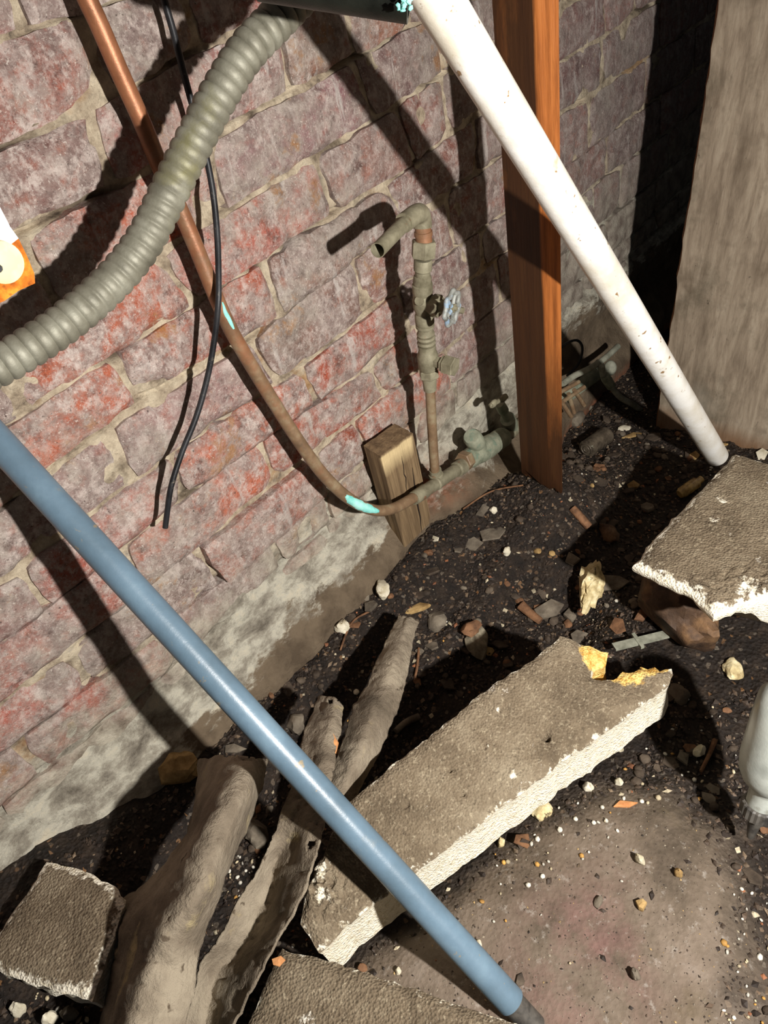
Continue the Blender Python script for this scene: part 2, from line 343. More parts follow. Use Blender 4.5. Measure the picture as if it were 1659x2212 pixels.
M['dust_black'] = cloudy('dusty_black_plastic', [(0.4, lin(48, 46, 44)), (0.6, lin(84, 80, 74))], 60, 5, 0.5, 0.0004, 200)  # bottle cap plastic; the same dark tone stands for shade on the pipe tip
M['dried'] = cloudy('dried_brown_hide', [(0.3, lin(44, 32, 24)), (0.5, lin(80, 60, 44)), (0.72, lin(134, 102, 70))], 30, 8, 0.7, 0.003, 90, lin(140, 116, 92), 40, 0.6, 0.72)
M['stone'] = cloudy('grey_stone', [(0.3, lin(74, 66, 56)), (0.55, lin(112, 102, 88)), (0.75, lin(140, 130, 112))], 50, 6, 0.85, 0.0018, 200, lin(90, 78, 64), 80, 0.58, 0.7)
M['dark_stone'] = cloudy('soil_stained_stone', [(0.3, lin(44, 36, 29)), (0.55, lin(74, 63, 52)), (0.75, lin(100, 88, 74))], 50, 6, 0.8, 0.0018, 200, lin(54, 42, 32), 80, 0.55, 0.68)
M['pale_stone'] = cloudy('pale_stone', [(0.3, lin(160, 148, 118)), (0.6, lin(220, 212, 190))], 60, 6, 0.85, 0.0018, 200, lin(120, 104, 74), 80, 0.6, 0.7)
M['tan_stone'] = cloudy('tan_stone', [(0.3, lin(110, 84, 48)), (0.55, lin(168, 138, 90)), (0.75, lin(206, 180, 130))], 60, 6, 0.85, 0.0018, 200)
M['yellow_foam'] = cloudy('yellow_crumb', [(0.3, lin(150, 130, 90)), (0.5, lin(204, 186, 140)), (0.7, lin(236, 224, 186))], 90, 8, 0.9, 0.003, 160, lin(60, 46, 30), 60, 0.6, 0.66)
M['bark'] = cloudy('brown_wood_chip', [(0.3, lin(66, 44, 30)), (0.6, lin(128, 92, 64))], 80, 6, 0.8, 0.002, 150)
M['orange_chip'] = cloudy('orange_wood_chip', [(0.3, lin(156, 96, 54)), (0.6, lin(206, 146, 94))], 80, 6, 0.8, 0.001, 150)
M['void'] = cloudy('dark_earth_bank', [(0.3, lin(20, 15, 11)), (0.6, lin(38, 28, 21))], 8, 6, 1.0, 0.01, 20)
M['amber'] = cloudy('amber_glass', [(0.35, lin(110, 76, 30)), (0.6, lin(190, 160, 96))], 90, 6, 0.25, 0.001, 150, spec=0.6)
M['tin'] = cloudy('tarnished_tin', [(0.35, lin(58, 50, 42)), (0.6, lin(104, 94, 80))], 70, 6, 0.4, 0.0008, 200, lin(170, 170, 150), 60, 0.62, 0.68, metal=0.3)
def chips_mat():
    t = NT('soil_chips'); v = t.attr(); c = t.mix(t.ramp(t.noise(300, 4), [(0.3, 0.0), (0.7, 0.5)]), v, lin(50, 40, 32))
    return t.done(c, 0.7, None, 0, 0.35)
M['chips'] = chips_mat()

# ================================================================ WALL
BL = dict(
T0=[(0, -190), (200, -240)],
T1=[(0,92),(60,72),(120,45)],
T2=[(0,330),(72,294),(145,258),(231,220),(304,186),(337,154),(400,130),(470,95),(560,45)],
T3=[(0,530),(90,490),(180,445),(250,405),(340,350),(448,306),(508,258),(593,217),(677,178),(763,130),(808,108),(869,70),(910,48)],
BA=[(0,765),(272,599),(347,555),(441,494),(523,436),(617,376),(748,304),(854,231),(948,169),(1210,24),(1237,4)],
BB=[(25,921),(76,891),(139,845),(190,807),(253,769),(295,739),(350,706),(430,660),(480,617),(519,600),(555,573),(591,547),(639,516),(687,492),(712,470),(758,440),(843,396),(925,338),(960,300),(1211,132),(1258,107),(1313,76),(1354,40)],
BC=[(0,1115),(36,1093),(67,1076),(116,1018),(145,989),(200,956),(241,927),(289,872),(361,838),(430,800),(500,765),(550,733),(600,700),(660,645),(710,600),(771,555),(820,525),(880,480),(947,439),(1222,237),(1262,220),(1309,184),(1376,141)],
BD=[(0,1257),(48,1228),(80,1199),(120,1170),(150,1150),(190,1110),(230,1082),(280,1052),(340,1005),(400,965),(454,930),(519,887),(548,868),(600,830),(675,776),(748,715),(807,671),(870,622),(939,574),(988,536),(1010,522),(1231,356),(1277,329),(1300,311),(1320,282),(1376,246)],
BE=[(0,1400),(58,1358),(96,1327),(154,1275),(207,1226),(262,1185),(313,1150),(386,1092),(422,1056),(458,1027),(519,981),(591,940),(639,910),(675,885),(712,862),(750,843),(804,795),(850,755),(900,705),(960,650),(1010,610),(1022,600),(1262,421),(1280,405),(1331,370),(1367,345)],
BF=[(0,1525),(48,1490),(96,1448),(155,1415),(229,1352),(284,1310),(338,1265),(400,1207),(422,1187),(463,1153),(531,1100),(567,1061),(615,1027),(640,1012),(690,975),(748,925),(796,886),(830,862),(953,765),(988,735),(1025,705),(1307,481),(1340,457),(1360,441)],
BG=[(0,1631),(48,1596),(120,1543),(169,1504),(241,1450),(301,1405),(391,1331),(470,1275),(555,1195),(586,1170),(634,1136),(700,1075),(760,1020),(1219,635),(1251,604),(1267,595)],
BH=[(0,1742),(72,1685),(133,1638),(169,1605),(217,1562),(265,1530),(337,1477),(446,1380),(495,1335),(562,1262),(615,1220),(670,1170),(740,1110),(790,1075)])
names = ['T0', 'T1', 'T2', 'T3', 'BA', 'BB', 'BC', 'BD', 'BE', 'BF', 'BG', 'BH']
curves = []
for k in names:
    q = sorted((PW(u, v).x, PW(u, v).z) for u, v in BL[k]); curves.append((np.array([a for a, _ in q]), np.array([b for _, b in q])))
NUP = 4
curves = [(np.array([0.0, 1.0]), np.array([z_, z_])) for z_ in (.962, .902, .842, .782)] + curves[1:]
def zline(i, x):
    if i < len(curves):
        a, b = curves[i]; return float(np.interp(x, a, b))
    return zline(len(curves) - 1, x) - 0.056 * (i - len(curves) + 1)
NL = len(curves) + 3
J = {  # course index -> seen joints (top pixel, bottom pixel)
0: [], 1: [((168, 20), (238, 215)), ((400, -20), (440, 110))],
2: [((205, 265), (250, 395)), ((608, 60), (628, 190))],
3: [((60, 540), (105, 610)), ((450, 310), (485, 435)), ((765, 145), (815, 258)), ((950, 90), (964, 160))],
4: [((5, 810), (55, 890)), ((350, 560), (425, 655)), ((690, 355), (730, 460)), ((858, 235), (900, 350)), ((958, 170), (975, 285)), ((1305, 87), (1311, 173))],
5: [((250, 770), (300, 860)), ((572, 565), (615, 690)), ((835, 400), (880, 480)), ((1305, 190), (1305, 275))],
6: [((765, 560), (795, 675)), ((545, 735), (600, 825)), ((1277, 343), (1279, 396))],
7: [((45, 1235), (100, 1310)), ((375, 980), (400, 1070)), ((648, 795), (690, 875)), ((1315, 400), (1313, 470))],
8: [((265, 1190), (320, 1270)), ((565, 955), (600, 1040)), ((805, 795), (835, 862))],
9: [((150, 1415), (195, 1485)), ((425, 1185), (480, 1262)), ((685, 985), (705, 1040)), ((770, 915), (800, 980))],
10: [((38, 1605), (95, 1668)), ((590, 1168), (615, 1222))]}
SEED = [((100, 230), (176, 96, 78), 1), ((270, 60), (150, 128, 122), 1), ((110, 420), (140, 100, 92), 1), ((40, 30), (160, 96, 88), 1), ((470, 200), (168, 96, 88), 1), ((590, 520), (192, 104, 86), 1), ((520, 370), (150, 108, 110), 1),
        ((330, 650), (196, 102, 74), 1), ((150, 790), (200, 104, 72), 1), ((330, 770), (186, 96, 70), 1), ((240, 850), (206, 100, 62), 1), ((480, 940), (198, 104, 72), 1), ((600, 620), (166, 116, 112), 1),
        ((470, 1060), (190, 104, 76), 1), ((620, 1090), (176, 106, 88), 1), ((750, 850), (184, 90, 66), 1), ((740, 970), (150, 72, 52), 1), ((850, 900), (190, 92, 60), 1), ((60, 1560), (184, 96, 80), 1),
        ((300, 1100), (176, 98, 82), 1), ((240, 1030), (150, 118, 112), 1), ((880, 150), (122, 92, 88), 1), ((900, 280), (150, 92, 78), 1), ((1290, 130), (120, 84, 82), 1), ((1330, 280), (112, 80, 78), 1),
        ((1250, 60), (132, 84, 80), 1), ((960, 830), (170, 84, 64), 1), ((740, 640), (146, 116, 104), 1), ((430, 880), (158, 128, 122), 1), ((560, 740), (160, 142, 136), 1), ((820, 480), (150, 110, 98), 1), ((980, 640), (140, 96, 90), 1), ((780, 60), (160, 108, 84), 1)]
SEED = [(PW(*p), c) for p, c, _ in SEED]
def brick_rgb(c):
    best = min(SEED, key=lambda s: (s[0] - c).length)
    if (best[0] - c).length < 0.085: r = best[1]
    else: r = R.choice([(158, 120, 112), (146, 118, 112), (166, 104, 90), (150, 124, 116), (172, 112, 100)])
    j = R.uniform(0.94, 1.06); return tuple(x * j for x in r)

def backing_off(x, z):
    o = -0.005 + 0.004 * fbm((x, 3.1, z), 22, 4)
    zt = 0.135 + 0.03 * fbm((x, 9, z), 9, 3)
    o += 0.017 * (1 - sm(zt - 0.03, zt + 0.015, z)) + 0.006 * (1 - sm(0.02, 0.07, z))
    o += (0.038 + .03 * sm(.52, .62, x) * (1 - sm(.78, .9, x))) * (1 - sm(0.055, 0.125, z + 0.01 * fbm((x, 1, z), 12, 3) + 0.07 * sm(0.6, 0.8, x))) * (1 - 0.4 * sm(-0.02, -0.12, x))
    o += 0.004 * ns((x * 0.6, 5, z * 1.4), 14) * (1 - sm(0.12, 0.2, z))
    for hx, hz, rx_, rz_, d in HOLES:
        o -= d * math.exp(-((x - hx) / rx_) ** 2 - ((z - hz) / rz_) ** 2)
    return o
HOLES = []
for u, v, a, b, d in ((650, 512, .022, .006, .02), (560, 575, .008, .006, .012), (195, 455, .03, .009, .014), (40, 330, .03, .007, .012), (705, 410, .004, .02, .008), (480, 1262, .02, .007, .012), (135, 1462, .014, .006, .012), (270, 760, .016, .006, .012), (1020, 930, .004, .004, .0), (365, 1180, .01, .006, .01)):
    p = PW(u, v); HOLES.append((p.x, p.z, a, b, d))
nx, nz = 480, 620; x0, x1, z0, z1 = -0.35, 1.75, -0.12, 1.0
mb = MB(); V = []; C = []
ZL = [[zline(k, x0 + (x1 - x0) * i / nx) for k in range(NL)] for i in range(nx + 1)]
def groove(i, x, z):
    g = 0
    for zl in ZL[i]:
        d = z - zl
        if abs(d) < .007: g = max(g, (1 - sm(.0012, .0034, abs(d - .0016))) * sm(-.15, .3, ns((x, zl * 9, 2), 14)))
    return g
pr = PW(955, 1062, .055); pr2 = PW(1100, 930)
for j in range(nz + 1):
    z = z0 + (z1 - z0) * j / nz
    for i in range(nx + 1):
        x = x0 + (x1 - x0) * i / nx; gv = groove(i, x, z) if z > .12 else 0; V.append((x, WY - backing_off(x, z) + .013 * gv, z))
        rr = math.exp(-((x - pr.x) / 0.05) ** 2 - ((z - pr.z) / 0.022) ** 2) + 0.8 * math.exp(-((z - (0.0 - 0.03 * sm(.5, .8, x))) / 0.012) ** 2) * sm(0.3, 0.5, x)
        hh = 0
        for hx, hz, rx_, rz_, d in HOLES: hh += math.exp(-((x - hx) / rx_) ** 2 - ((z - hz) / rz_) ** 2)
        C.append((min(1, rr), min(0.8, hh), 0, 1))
F = [(j * (nx + 1) + i, j * (nx + 1) + i + 1, (j + 1) * (nx + 1) + i + 1, (j + 1) * (nx + 1) + i) for j in range(nz) for i in range(nx)]
mb.v = [Vector(p) for p in V]; mb.f = F; mb.m = [0] * len(F); mb.c = C
# back and ends so that the wall is solid
s = len(mb.v); bk = 0.14
mb.add([(x0, WY + bk, z0), (x1, WY + bk, z0), (x1, WY + bk, z1), (x0, WY + bk, z1)], [(0, 3, 2, 1)]); mb.c = mb.c + [(0, 0, 0, 1)] * 4
def strip(idx, a, b):
    for k in range(len(idx) - 1): mb.f.append((idx[k + 1], idx[k], a, b) if k == 0 else (idx[k + 1], idx[k], a)); mb.m.append(0)
top = [nz * (nx + 1) + i for i in range(nx + 1)]; bot = list(range(nx + 1)); lef = [j * (nx + 1) for j in range(nz + 1)]; rig = [j * (nx + 1) + nx for j in range(nz + 1)]
mb.f += [tuple(top + [s + 2, s + 3]), tuple(reversed(bot + [s + 1, s])), tuple(lef[::-1] + [s, s + 3]), tuple(rig + [s + 2, s + 1])]; mb.m += [0] * 4
wall = obj('wall_left', mb, M['mortar'], loc=Vector((0, 0, 0)), smooth=180)
tag(wall, 'old red brick cellar wall with pale lime mortar and crusted base', kind='structure')

def make_brick(q):
    """q: bl, br, tr, tl as (x, z)"""
    bl, br, tr, tl = [Vector((a, 0, b)) for a, b in q]
    cx = (bl + br + tr + tl) / 4; L = ((br - bl).length + (tr - tl).length) / 2
    n = max(6, int(L / 0.0085)); m = 7; v = []; f = []; proud = R.uniform(-0.001, 0.0035) + (0.009 if near(cx, 520, 1170, .06) else 0)
    sd = R.uniform(0, 90); tl_ = R.uniform(-0.02, 0.02)
    for j in range(m + 1):
        for i in range(n + 1):
            s_ = i / n; t_ = j / m
            p = (bl * (1 - s_) + br * s_) * (1 - t_) + (tl * (1 - s_) + tr * s_) * t_
            dx = min(s_, 1 - s_) * L; dz = min(t_, 1 - t_) * 0.05
            d = min(dx, dz)
            e = Vector((ns((p.x, sd, p.z), 60) * 0.0035 + ns((p.x, sd + 4, p.z), 20) * 0.003, 0, ns((p.x, sd + 9, p.z), 60) * 0.003 + ns((p.x, sd + 14, p.z), 18) * 0.003))
            corner = 0.0035 * max(0, 1 - (dx + dz) / 0.012)
            cdir = (cx - p).normalized() * corner
            off = proud - 0.0035 * max(0, 1 - d / 0.006) ** 2 + 0.0028 * fbm((p.x, sd, p.z), 32, 4) + tl_ * (p.x - cx.x) * 0.5
            off -= 0.006 * sm(0.35, 0.6, ns((p.x, sd + 30, p.z), 22)) 
            pp = p + e + cdir; v.append(Vector((pp.x, WY - off, pp.z)))
    for j in range(m):
        for i in range(n): a = j * (n + 1) + i; f.append((a, a + 1, a + n + 2, a + n + 1))
    ring = [i for i in range(n + 1)] + [j * (n + 1) + n for j in range(1, m + 1)] + [m * (n + 1) + i for i in range(n - 1, -1, -1)] + [j * (n + 1) for j in range(m - 1, 0, -1)]
    b0 = len(v)
    for k in ring: v.append(Vector((v[k].x, WY + 0.03, v[k].z)))
    for k in range(len(ring)):
        k2 = (k + 1) % len(ring); f.append((ring[k], b0 + k, b0 + k2, ring[k2]))
    mb = MB().add(v, f)
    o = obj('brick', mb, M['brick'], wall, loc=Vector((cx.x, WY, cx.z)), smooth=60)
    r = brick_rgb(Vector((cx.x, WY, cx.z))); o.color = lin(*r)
def near(c, u, v, d):
    p = PW(u, v); return math.hypot(c.x - p.x, c.z - p.z) < d
BLEN = 0.186
for k in range(NL - 1):
    js = []
    for a, b in J.get(k - NUP + 1, []):
        pa, pb = PW(*a), PW(*b); js.append(((pa.x + pb.x) / 2, max(-0.015, min(0.015, (pa.x - pb.x) * 0.5))))
    js.sort()
    if not js: js = [(0.11 + (k % 2) * 0.09, 0)]
    full = [js[0]]
    for a in js[1:]:
        g = a[0] - full[-1][0]; n = max(1, round(g / BLEN)); st = full[-1][0]
        for q in range(1, n): full.append((st + g * q / n, R.uniform(-.003, .003)))
        full.append(a)
    while full[0][0] > x0: full.insert(0, (full[0][0] - BLEN, R.uniform(-.003, .003)))
    while full[-1][0] < x1 - 0.02: full.append((full[-1][0] + BLEN * R.choice((1, 1, 0.5)), R.uniform(-.003, .003)))
    for (a, ta), (b, tb) in zip(full[:-1], full[1:]):
        a, b = max(a, x0), min(b, x1)
        if b - a < 0.04: continue
        gx = 0.0030; gz = 0.0026 if k < 12 else 0.002
        g = gx * R.uniform(0.8, 1.3)
        q = [(a + g - ta, zline(k + 1, a) + gz), (b - g - tb, zline(k + 1, b) + gz), (b - g + tb, zline(k, b) - gz), (a + g + ta, zline(k, a) - gz)]
        if q[2][1] < -0.02: continue
        make_brick(q)

# ================================================================ FLOOR
CONC = [PZ(u, v, 0.03) for u, v in ((740, 2110), (900, 1985), (1060, 1860), (1190, 1740), (1320, 1700), (1440, 1690), (1560, 1790), (1610, 1930), (1630, 2100), (1640, 2400), (1500, 2900), (400, 2700))]
CONC = [(p.x, p.y) for p in CONC]
def sdist(poly, x, y):
    ins = False; d = 1e9; n = len(poly)
    for i in range(n):
        ax, ay = poly[i]; bx, by = poly[(i + 1) % n]
        if (ay > y) != (by > y) and x < (bx - ax) * (y - ay) / (by - ay) + ax: ins = not ins
        ex, ey = bx - ax, by - ay; t = max(0, min(1, ((x - ax) * ex + (y - ay) * ey) / (ex * ex + ey * ey)))
        d = min(d, math.hypot(x - ax - t * ex, y - ay - t * ey))
    return d if ins else -d
WB = ([-.3, -.13, -.08, .04, .24, .5, .62, .77, 1.2], [.10, .062, .054, .015, -.011, .0, -.02, -.03, -.03])
def conc_k(x, y): return sm(-0.03, 0.03, sdist(CONC, x, y) + 0.025 * fbm((x, y, 2), 20, 3))
def fz(x, y):
    b = float(np.interp(x, *WB)) * sm(0.2, 0.5, y)
    k = sm(-0.06, 0.05, sdist(CONC, x, y))
    b += 0.052 * sm(0.455, 0.545, y) * (1 - sm(0.6, 0.75, x))
    r = b + 0.035 * k + 0.03 * sm(0.05, -0.15, x) * (1 - sm(0.4, 0.55, y))
    r += 0.096 * math.exp(-((x - .68) / .12) ** 2 - ((y - .45) / .085) ** 2)
    r -= 0.03 * sm(.26, .32, y) * (1 - sm(.40, .45, y)) * sm(.12, .2, x) * (1 - sm(.55, .62, x))
    kk = conc_k(x, y)
    r += (1 - kk) * (0.006 * fbm((x, y, 0), 16, 3) + 0.0022 * fbm((x, y, 5), 90, 3)) + kk * 0.0018 * fbm((x, y, 7), 30, 4)
    return r
fx0, fx1, fy0, fy1 = -0.5, 2.3, -0.5, 0.606; st = 0.0055
xs = np.arange(fx0, fx1 + st, st); xs = [x for i, x in enumerate(xs) if x < 1.15 or i % 5 == 0]
ys = np.arange(fy0, fy1, st); ys = [y for i, y in enumerate(ys) if y > -0.12 or i % 5 == 0] + [0.612]
V = []; C = []; nX = len(xs)
pk1, pk2 = PZ(1240, 2140, .035), PZ(1290, 2000, .035)
for y in ys:
    for x in xs:
        V.append(Vector((x, y, fz(x, y))))
        pk = math.exp(-((x - pk1.x) ** 2 + (y - pk1.y) ** 2) / 0.05 ** 2) * 1.2 + math.exp(-((x - pk2.x) ** 2 + (y - pk2.y) ** 2) / 0.05 ** 2)
        C.append((conc_k(x, y), min(1, pk), 0, 1))
mb = MB(); mb.v = V; mb.f = [(j * nX + i, j * nX + i + 1, (j + 1) * nX + i + 1, (j + 1) * nX + i) for j in range(len(ys) - 1) for i in range(nX - 1)]
mb.m = [0] * len(mb.f); mb.c = C
floor = obj('floor', mb, M['floor'], loc=Vector((0, 0, 0)), smooth=180)
tag(floor, 'dark loose earth floor with a worn brown concrete patch', kind='structure')
# the far earth bank that closes the dark gap
mb = MB(); V = []
for j in range(21):
    for i in range(41):
        y = -1.2 + 2.0 * i / 40; z = -0.1 + 1.4 * j / 20
        V.append(Vector((2.2 + 0.05 * fbm((1, y, z), 4, 4), y, z)))
mb.add(V, [(j * 41 + i, (j + 1) * 41 + i, (j + 1) * 41 + i + 1, j * 41 + i + 1) for j in range(20) for i in range(40)])
tag(obj('wall_far', mb, M['void'], smooth=180), 'dark earth bank at the back of the gap', kind='structure')

# ================================================================ POST, PLYWOOD, BLOCK
def prism(bot, top, cuts=24, side=6, rot=None, attr=None):
    """four bottom corners, four top corners (same order); optional rot(x) -> bite height at bottom"""
    mb = MB(); V = []; F = []; C = []
    per = 4 * side
    for j in range(cuts + 1):
        t = j / cuts
        for k in range(per):
            e = k // side; s_ = (k % side) / side
            a = bot[e].lerp(bot[(e + 1) % 4], s_); b = top[e].lerp(top[(e + 1) % 4], s_)
            if rot: a = a.lerp(b, rot(e, s_))
            V.append(a.lerp(b, t))
            C.append(attr(e, s_, t, V[-1]) if attr else (0, 0, 0, 1))
    for j in range(cuts):
        for k in range(per): F.append((j * per + k, j * per + (k + 1) % per, (j + 1) * per + (k + 1) % per, (j + 1) * per + k))
    F.append(tuple(reversed(range(per)))); F.append(tuple(cuts * per + k for k in range(per)))
    mb.add(V, F); mb.c = C; return mb

def bite(e, s_):
    v_ = 0.010 * abs(ns((e + s_ * 3.1, 2.2, 7), 2.3)) / 0.7
    if e == 0: v_ += 0.040 * math.exp(-((s_ - 0.30) / 0.2) ** 2)
    if e == 1: v_ += 0.02 * math.exp(-((s_ - 0.3) / 0.2) ** 2)
    return v_
zt = 0.95
def ptop(b, tx, tz):          # corner leaning from b through (tx, same y, tz)
    d = Vector((tx - b.x, 0, tz - b.z)); return b + d * ((zt - b.z) / d.z)
def pcorner(ub, vb, ut, y):
    r0, r1 = ray(ub, vb), ray(ut, 0); p0 = r0 * (y / r0[1]); p1 = r1 * (y / r1[1])
    return Vector((p0[0], y, p0[2] + CAMZ)), Vector((p1[0], y, p1[2] + CAMZ))
def pline(*a):
    p0, p1 = pcorner(*a); d = (p1 - p0) / (p1.z - p0.z); return p0 + d * (zb - p0.z), p0 + d * (zt - p0.z)
zb = 0.072
(bL, tL), (bM, tM), (bR, tR) = pline(1127, 1022, 1063, .482), pline(1187, 1050, 1158, .430), pline(1215, 1056, 1207, .410)
bB, tB = bL + bR - bM, tL + tR - tM
bots = [bL, bM, bR, bB]
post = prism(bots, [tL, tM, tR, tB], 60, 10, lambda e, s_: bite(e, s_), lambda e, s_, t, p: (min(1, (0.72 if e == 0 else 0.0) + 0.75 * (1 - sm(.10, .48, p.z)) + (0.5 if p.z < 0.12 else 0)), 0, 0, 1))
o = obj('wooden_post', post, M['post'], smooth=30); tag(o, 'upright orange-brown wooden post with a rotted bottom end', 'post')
# dark knot and gouge on the post
mb = MB(); fn = (tR - tM).cross(tM - bM).normalized(); fn = fn if fn.y < 0 else -fn
def on_face(u, v):
    r_ = Vector(ray(u, v)); o_ = Vector((0, 0, CAMZ)); return o_ + r_ * ((tM - o_).dot(fn) / r_.dot(fn))
for (u0, v0, rr) in ((1190, 36, .0012), (1191, 48, .0012), (1191, 62, .0030), (1193, 70, .0026), (1189, 75, .0016)):
    q = on_face(u0, v0); lathe(mb, q - fn * .001, q + fn * .0006, [(0, rr), (0.0013, rr * .8)], 7)
obj('gouge', mb, M['bark'], o)
P0, P1 = PZ(1420, 905, -0.01), PZ(1659, 990, -0.01); dirp = (P1 - P0).normalized()
tp = Vector((1.078, 0.418, 0.556)); up_ = (tp - P0); up_ = up_ / up_.z
nrm = dirp.cross(up_).normalized(); nrm = nrm if nrm.x > 0 else -nrm
A_ = P0; B_ = P0 + dirp * 0.75; H_ = 0.95; th = 0.017
mb = MB(); V = []; C = []; n1, n2 = 70, 50
for j in range(n1 + 1):
    for i in range(n2 + 1):
        s_ = (i / n2) ** 1.4; t_ = j / n1; p = A_.lerp(B_, s_) + up_ * (H_ * t_)
        if i == 0: p += dirp * (0.0035 * ns(p, 40) + 0.002 * ns(p, 140))
        if j == 0: p -= up_ * (0.02 + 0.01 * abs(ns(p, 30)))
        p -= nrm * 0.0012 * fbm(p, 12, 3); V.append(p); C.append((max(0, 0.75 - (t_ * H_) / 0.06) if t_ * H_ < .06 else 0, 0, 0, 1))
mb.v = V; mb.c = C; mb.f = [(j * (n2 + 1) + i, (j + 1) * (n2 + 1) + i, (j + 1) * (n2 + 1) + i + 1, j * (n2 + 1) + i + 1) for j in range(n1) for i in range(n2)]; mb.m = [0] * len(mb.f)
b0 = len(V); ring = [j * (n2 + 1) for j in range(n1 + 1)]
for k in ring: mb.v.append(V[k] + nrm * th - dirp * (.011 + .002 * ns(V[k], 60))); mb.c.append((0, 0, 0, 1))
for k in range(len(ring) - 1): mb.f.append((ring[k], b0 + k, b0 + k + 1, ring[k + 1])); mb.m.append(1)
e0 = len(mb.v); mb.v += [V[n2] + nrm * th, V[-1] + nrm * th]; mb.c += [(0, 0, 0, 1)] * 2
mb.f.append((b0, e0, e0 + 1, b0 + len(ring) - 1)); mb.m.append(0)
mb.f.append(tuple([j * (n2 + 1) + n2 for j in range(n1 + 1)] + [e0 + 1, e0])); mb.m.append(1)
mb.f.append(tuple(list(range(n2 + 1)) + [e0, b0])); mb.m.append(1); mb.f.append(tuple([n1 * (n2 + 1) + i for i in range(n2, -1, -1)] + [b0 + len(ring) - 1, e0 + 1])); mb.m.append(1)
tag(obj('plywood_sheet', mb, [M['ply'], M['ply_edge']], smooth=30), 'weathered grey-brown plywood sheet leaning back behind the white pipe', 'plywood')

# wooden block standing on the footing behind the copper pipe
lb, lf, rf, rb = Vector((0.479, 0.588, 0)), Vector((0.470, 0.550, 0)), Vector((0.532, 0.550, 0)), Vector((0.541, 0.588, 0))
bt = [Vector((p.x, p.y, 0.06)) for p in (lb, lf, rf, rb)]; tt = [Vector((p.x, p.y, z)) for p, z in ((lb, 0.222), (lf, 0.225), (rf, 0.218), (rb, 0.216))]
bl = prism(bt, tt, 30, 8, None, lambda e, s_, t, p: (min(1, max(0, (t - 0.72) / 0.28) * (1.0 if e == 1 else 0.25)) if t < 0.999 else 0, 0, 0, 1))
cen = (lb + rf) / 2
for i, p in enumerate(bl.v):
    g = ns((p.x * 6, p.y * 6, p.z * 0.5), 22) * 0.0016; bl.v[i] = p + Vector(((p.x - cen.x), (p.y - cen.y), 0)).normalized() * g
ob = obj('wooden_block', bl, M['block'], smooth=30); tag(ob, 'short weathered wooden block standing on end against the wall behind the bent copper pipe', 'wood block')
mb = MB()   # two drying cracks on the front face
for (u0, v0, u1, v1, w) in ((890, 1010, 912, 1150, .0011), (868, 985, 880, 1060, .0007)):
    a, b = PW(u0, v0, .0502), PW(u1, v1, .0502); pts = [a.lerp(b, k / 8) + Vector((0.002 * ns((k, v0, 1), .9), 0, 0)) for k in range(9)]
    tube(mb, pts, [w * math.sin(math.pi * (k + .3) / 8.6) + 1e-4 for k in range(9)], 6)
obj('crack', mb, M['void'], ob)

# ================================================================ PIPES, CONDUIT, CABLE
a = PW(1020, 120, 0.235)
b = Vector((0.900, 0.292, 0.006)); d = (a - b).normalized(); 
mb = MB(); hollow(mb, [b.lerp(a + d * 0.45, k / 20) for k in range(21)], 0.0164, 0.003, 40, open_start=True, open_end=False, deep=0.04)
tag(obj('white_pipe', mb, M['pvc'], smooth=60), 'thick white plastic pipe leaning diagonally, its cut end on the dirt by the plywood', 'pipe')

a = PZ(1104, 2163, 0.058); b = PW(-30, 925, 0.028); d = (b - a).normalized()
mb = MB(); hollow(mb, [a.lerp(b + d * 0.25, k / 24) for k in range(25)], 0.0121, 0.0018, 40, open_start=True, open_end=False, deep=0.04)
bp = tag(obj('blue_pipe', mb, M['blue'], smooth=60), 'long blue-grey pipe crossing the foreground from the left wall to the concrete', 'pipe')
mb = MB(); tube(mb, [a + d * .03, a - d * .030], 0.0102, 28); obj('shaded_tip', mb, M['dust_black'], bp, smooth=40)['label'] = 'lower tip of the pipe, its shade put into a dark grey colour'  # added tip piece; shade on the pipe's end is put into its dark colour

def ribbed(pts, R0, pitch):
    P = spline(pts, 60); L = [0]
    for i in range(1, len(P)): L.append(L[-1] + (P[i] - P[i - 1]).length)
    n = int(L[-1] / (pitch / 8)); q = []; rr = []; j = 0
    for k in range(n):
        s_ = L[-1] * k / n
        while L[j + 1] < s_: j += 1
        q.append(P[j].lerp(P[j + 1], (s_ - L[j]) / (L[j + 1] - L[j]))); ph = (s_ / pitch) % 1
        rr.append(R0 * (0.80 + 0.20 * (max(0.0, math.sin(math.pi * min(1, ph * 1.04)))) ** 0.28))
    mb = MB(); tube(mb, q, rr, 36); return mb
cp = [(-150, 870, .075), (-60, 820, .085), (40, 765, .092), (150, 690, .097), (250, 600, .1), (315, 515, .104), (365, 415, .108), (415, 315, .114), (470, 210, .12), (530, 115, .125), (600, 40, .13), (668, -30, .135), (760, -110, .14)]
tag(obj('flexible_conduit', ribbed([PW(*p) for p in cp], 0.0138, 0.0086), M['conduit'], smooth=50), 'ribbed grey flexible metal conduit curving across the top left', 'conduit')

cb = [(345, -60, .022), (352, -10, .022), (372, 60, .023), (390, 130, .026), (408, 200, .028), (428, 270, .03), (448, 350, .032), (462, 430, .034), (470, 520, .04), (472, 600, .047), (471, 660, .05), (462, 740, .045), (447, 820, .04), (424, 900, .038), (392, 980, .036), (370, 1050, .036), (362, 1100, .034), (357, 1140, .032)]
mb = MB(); tube(mb, spline([PW(*p) for p in cb], 8), 0.0028, 12)
tag(obj('black_cable', mb, M['black'], smooth=60), 'thin black cable hanging down the brick wall and crossing the copper pipe', 'cable')

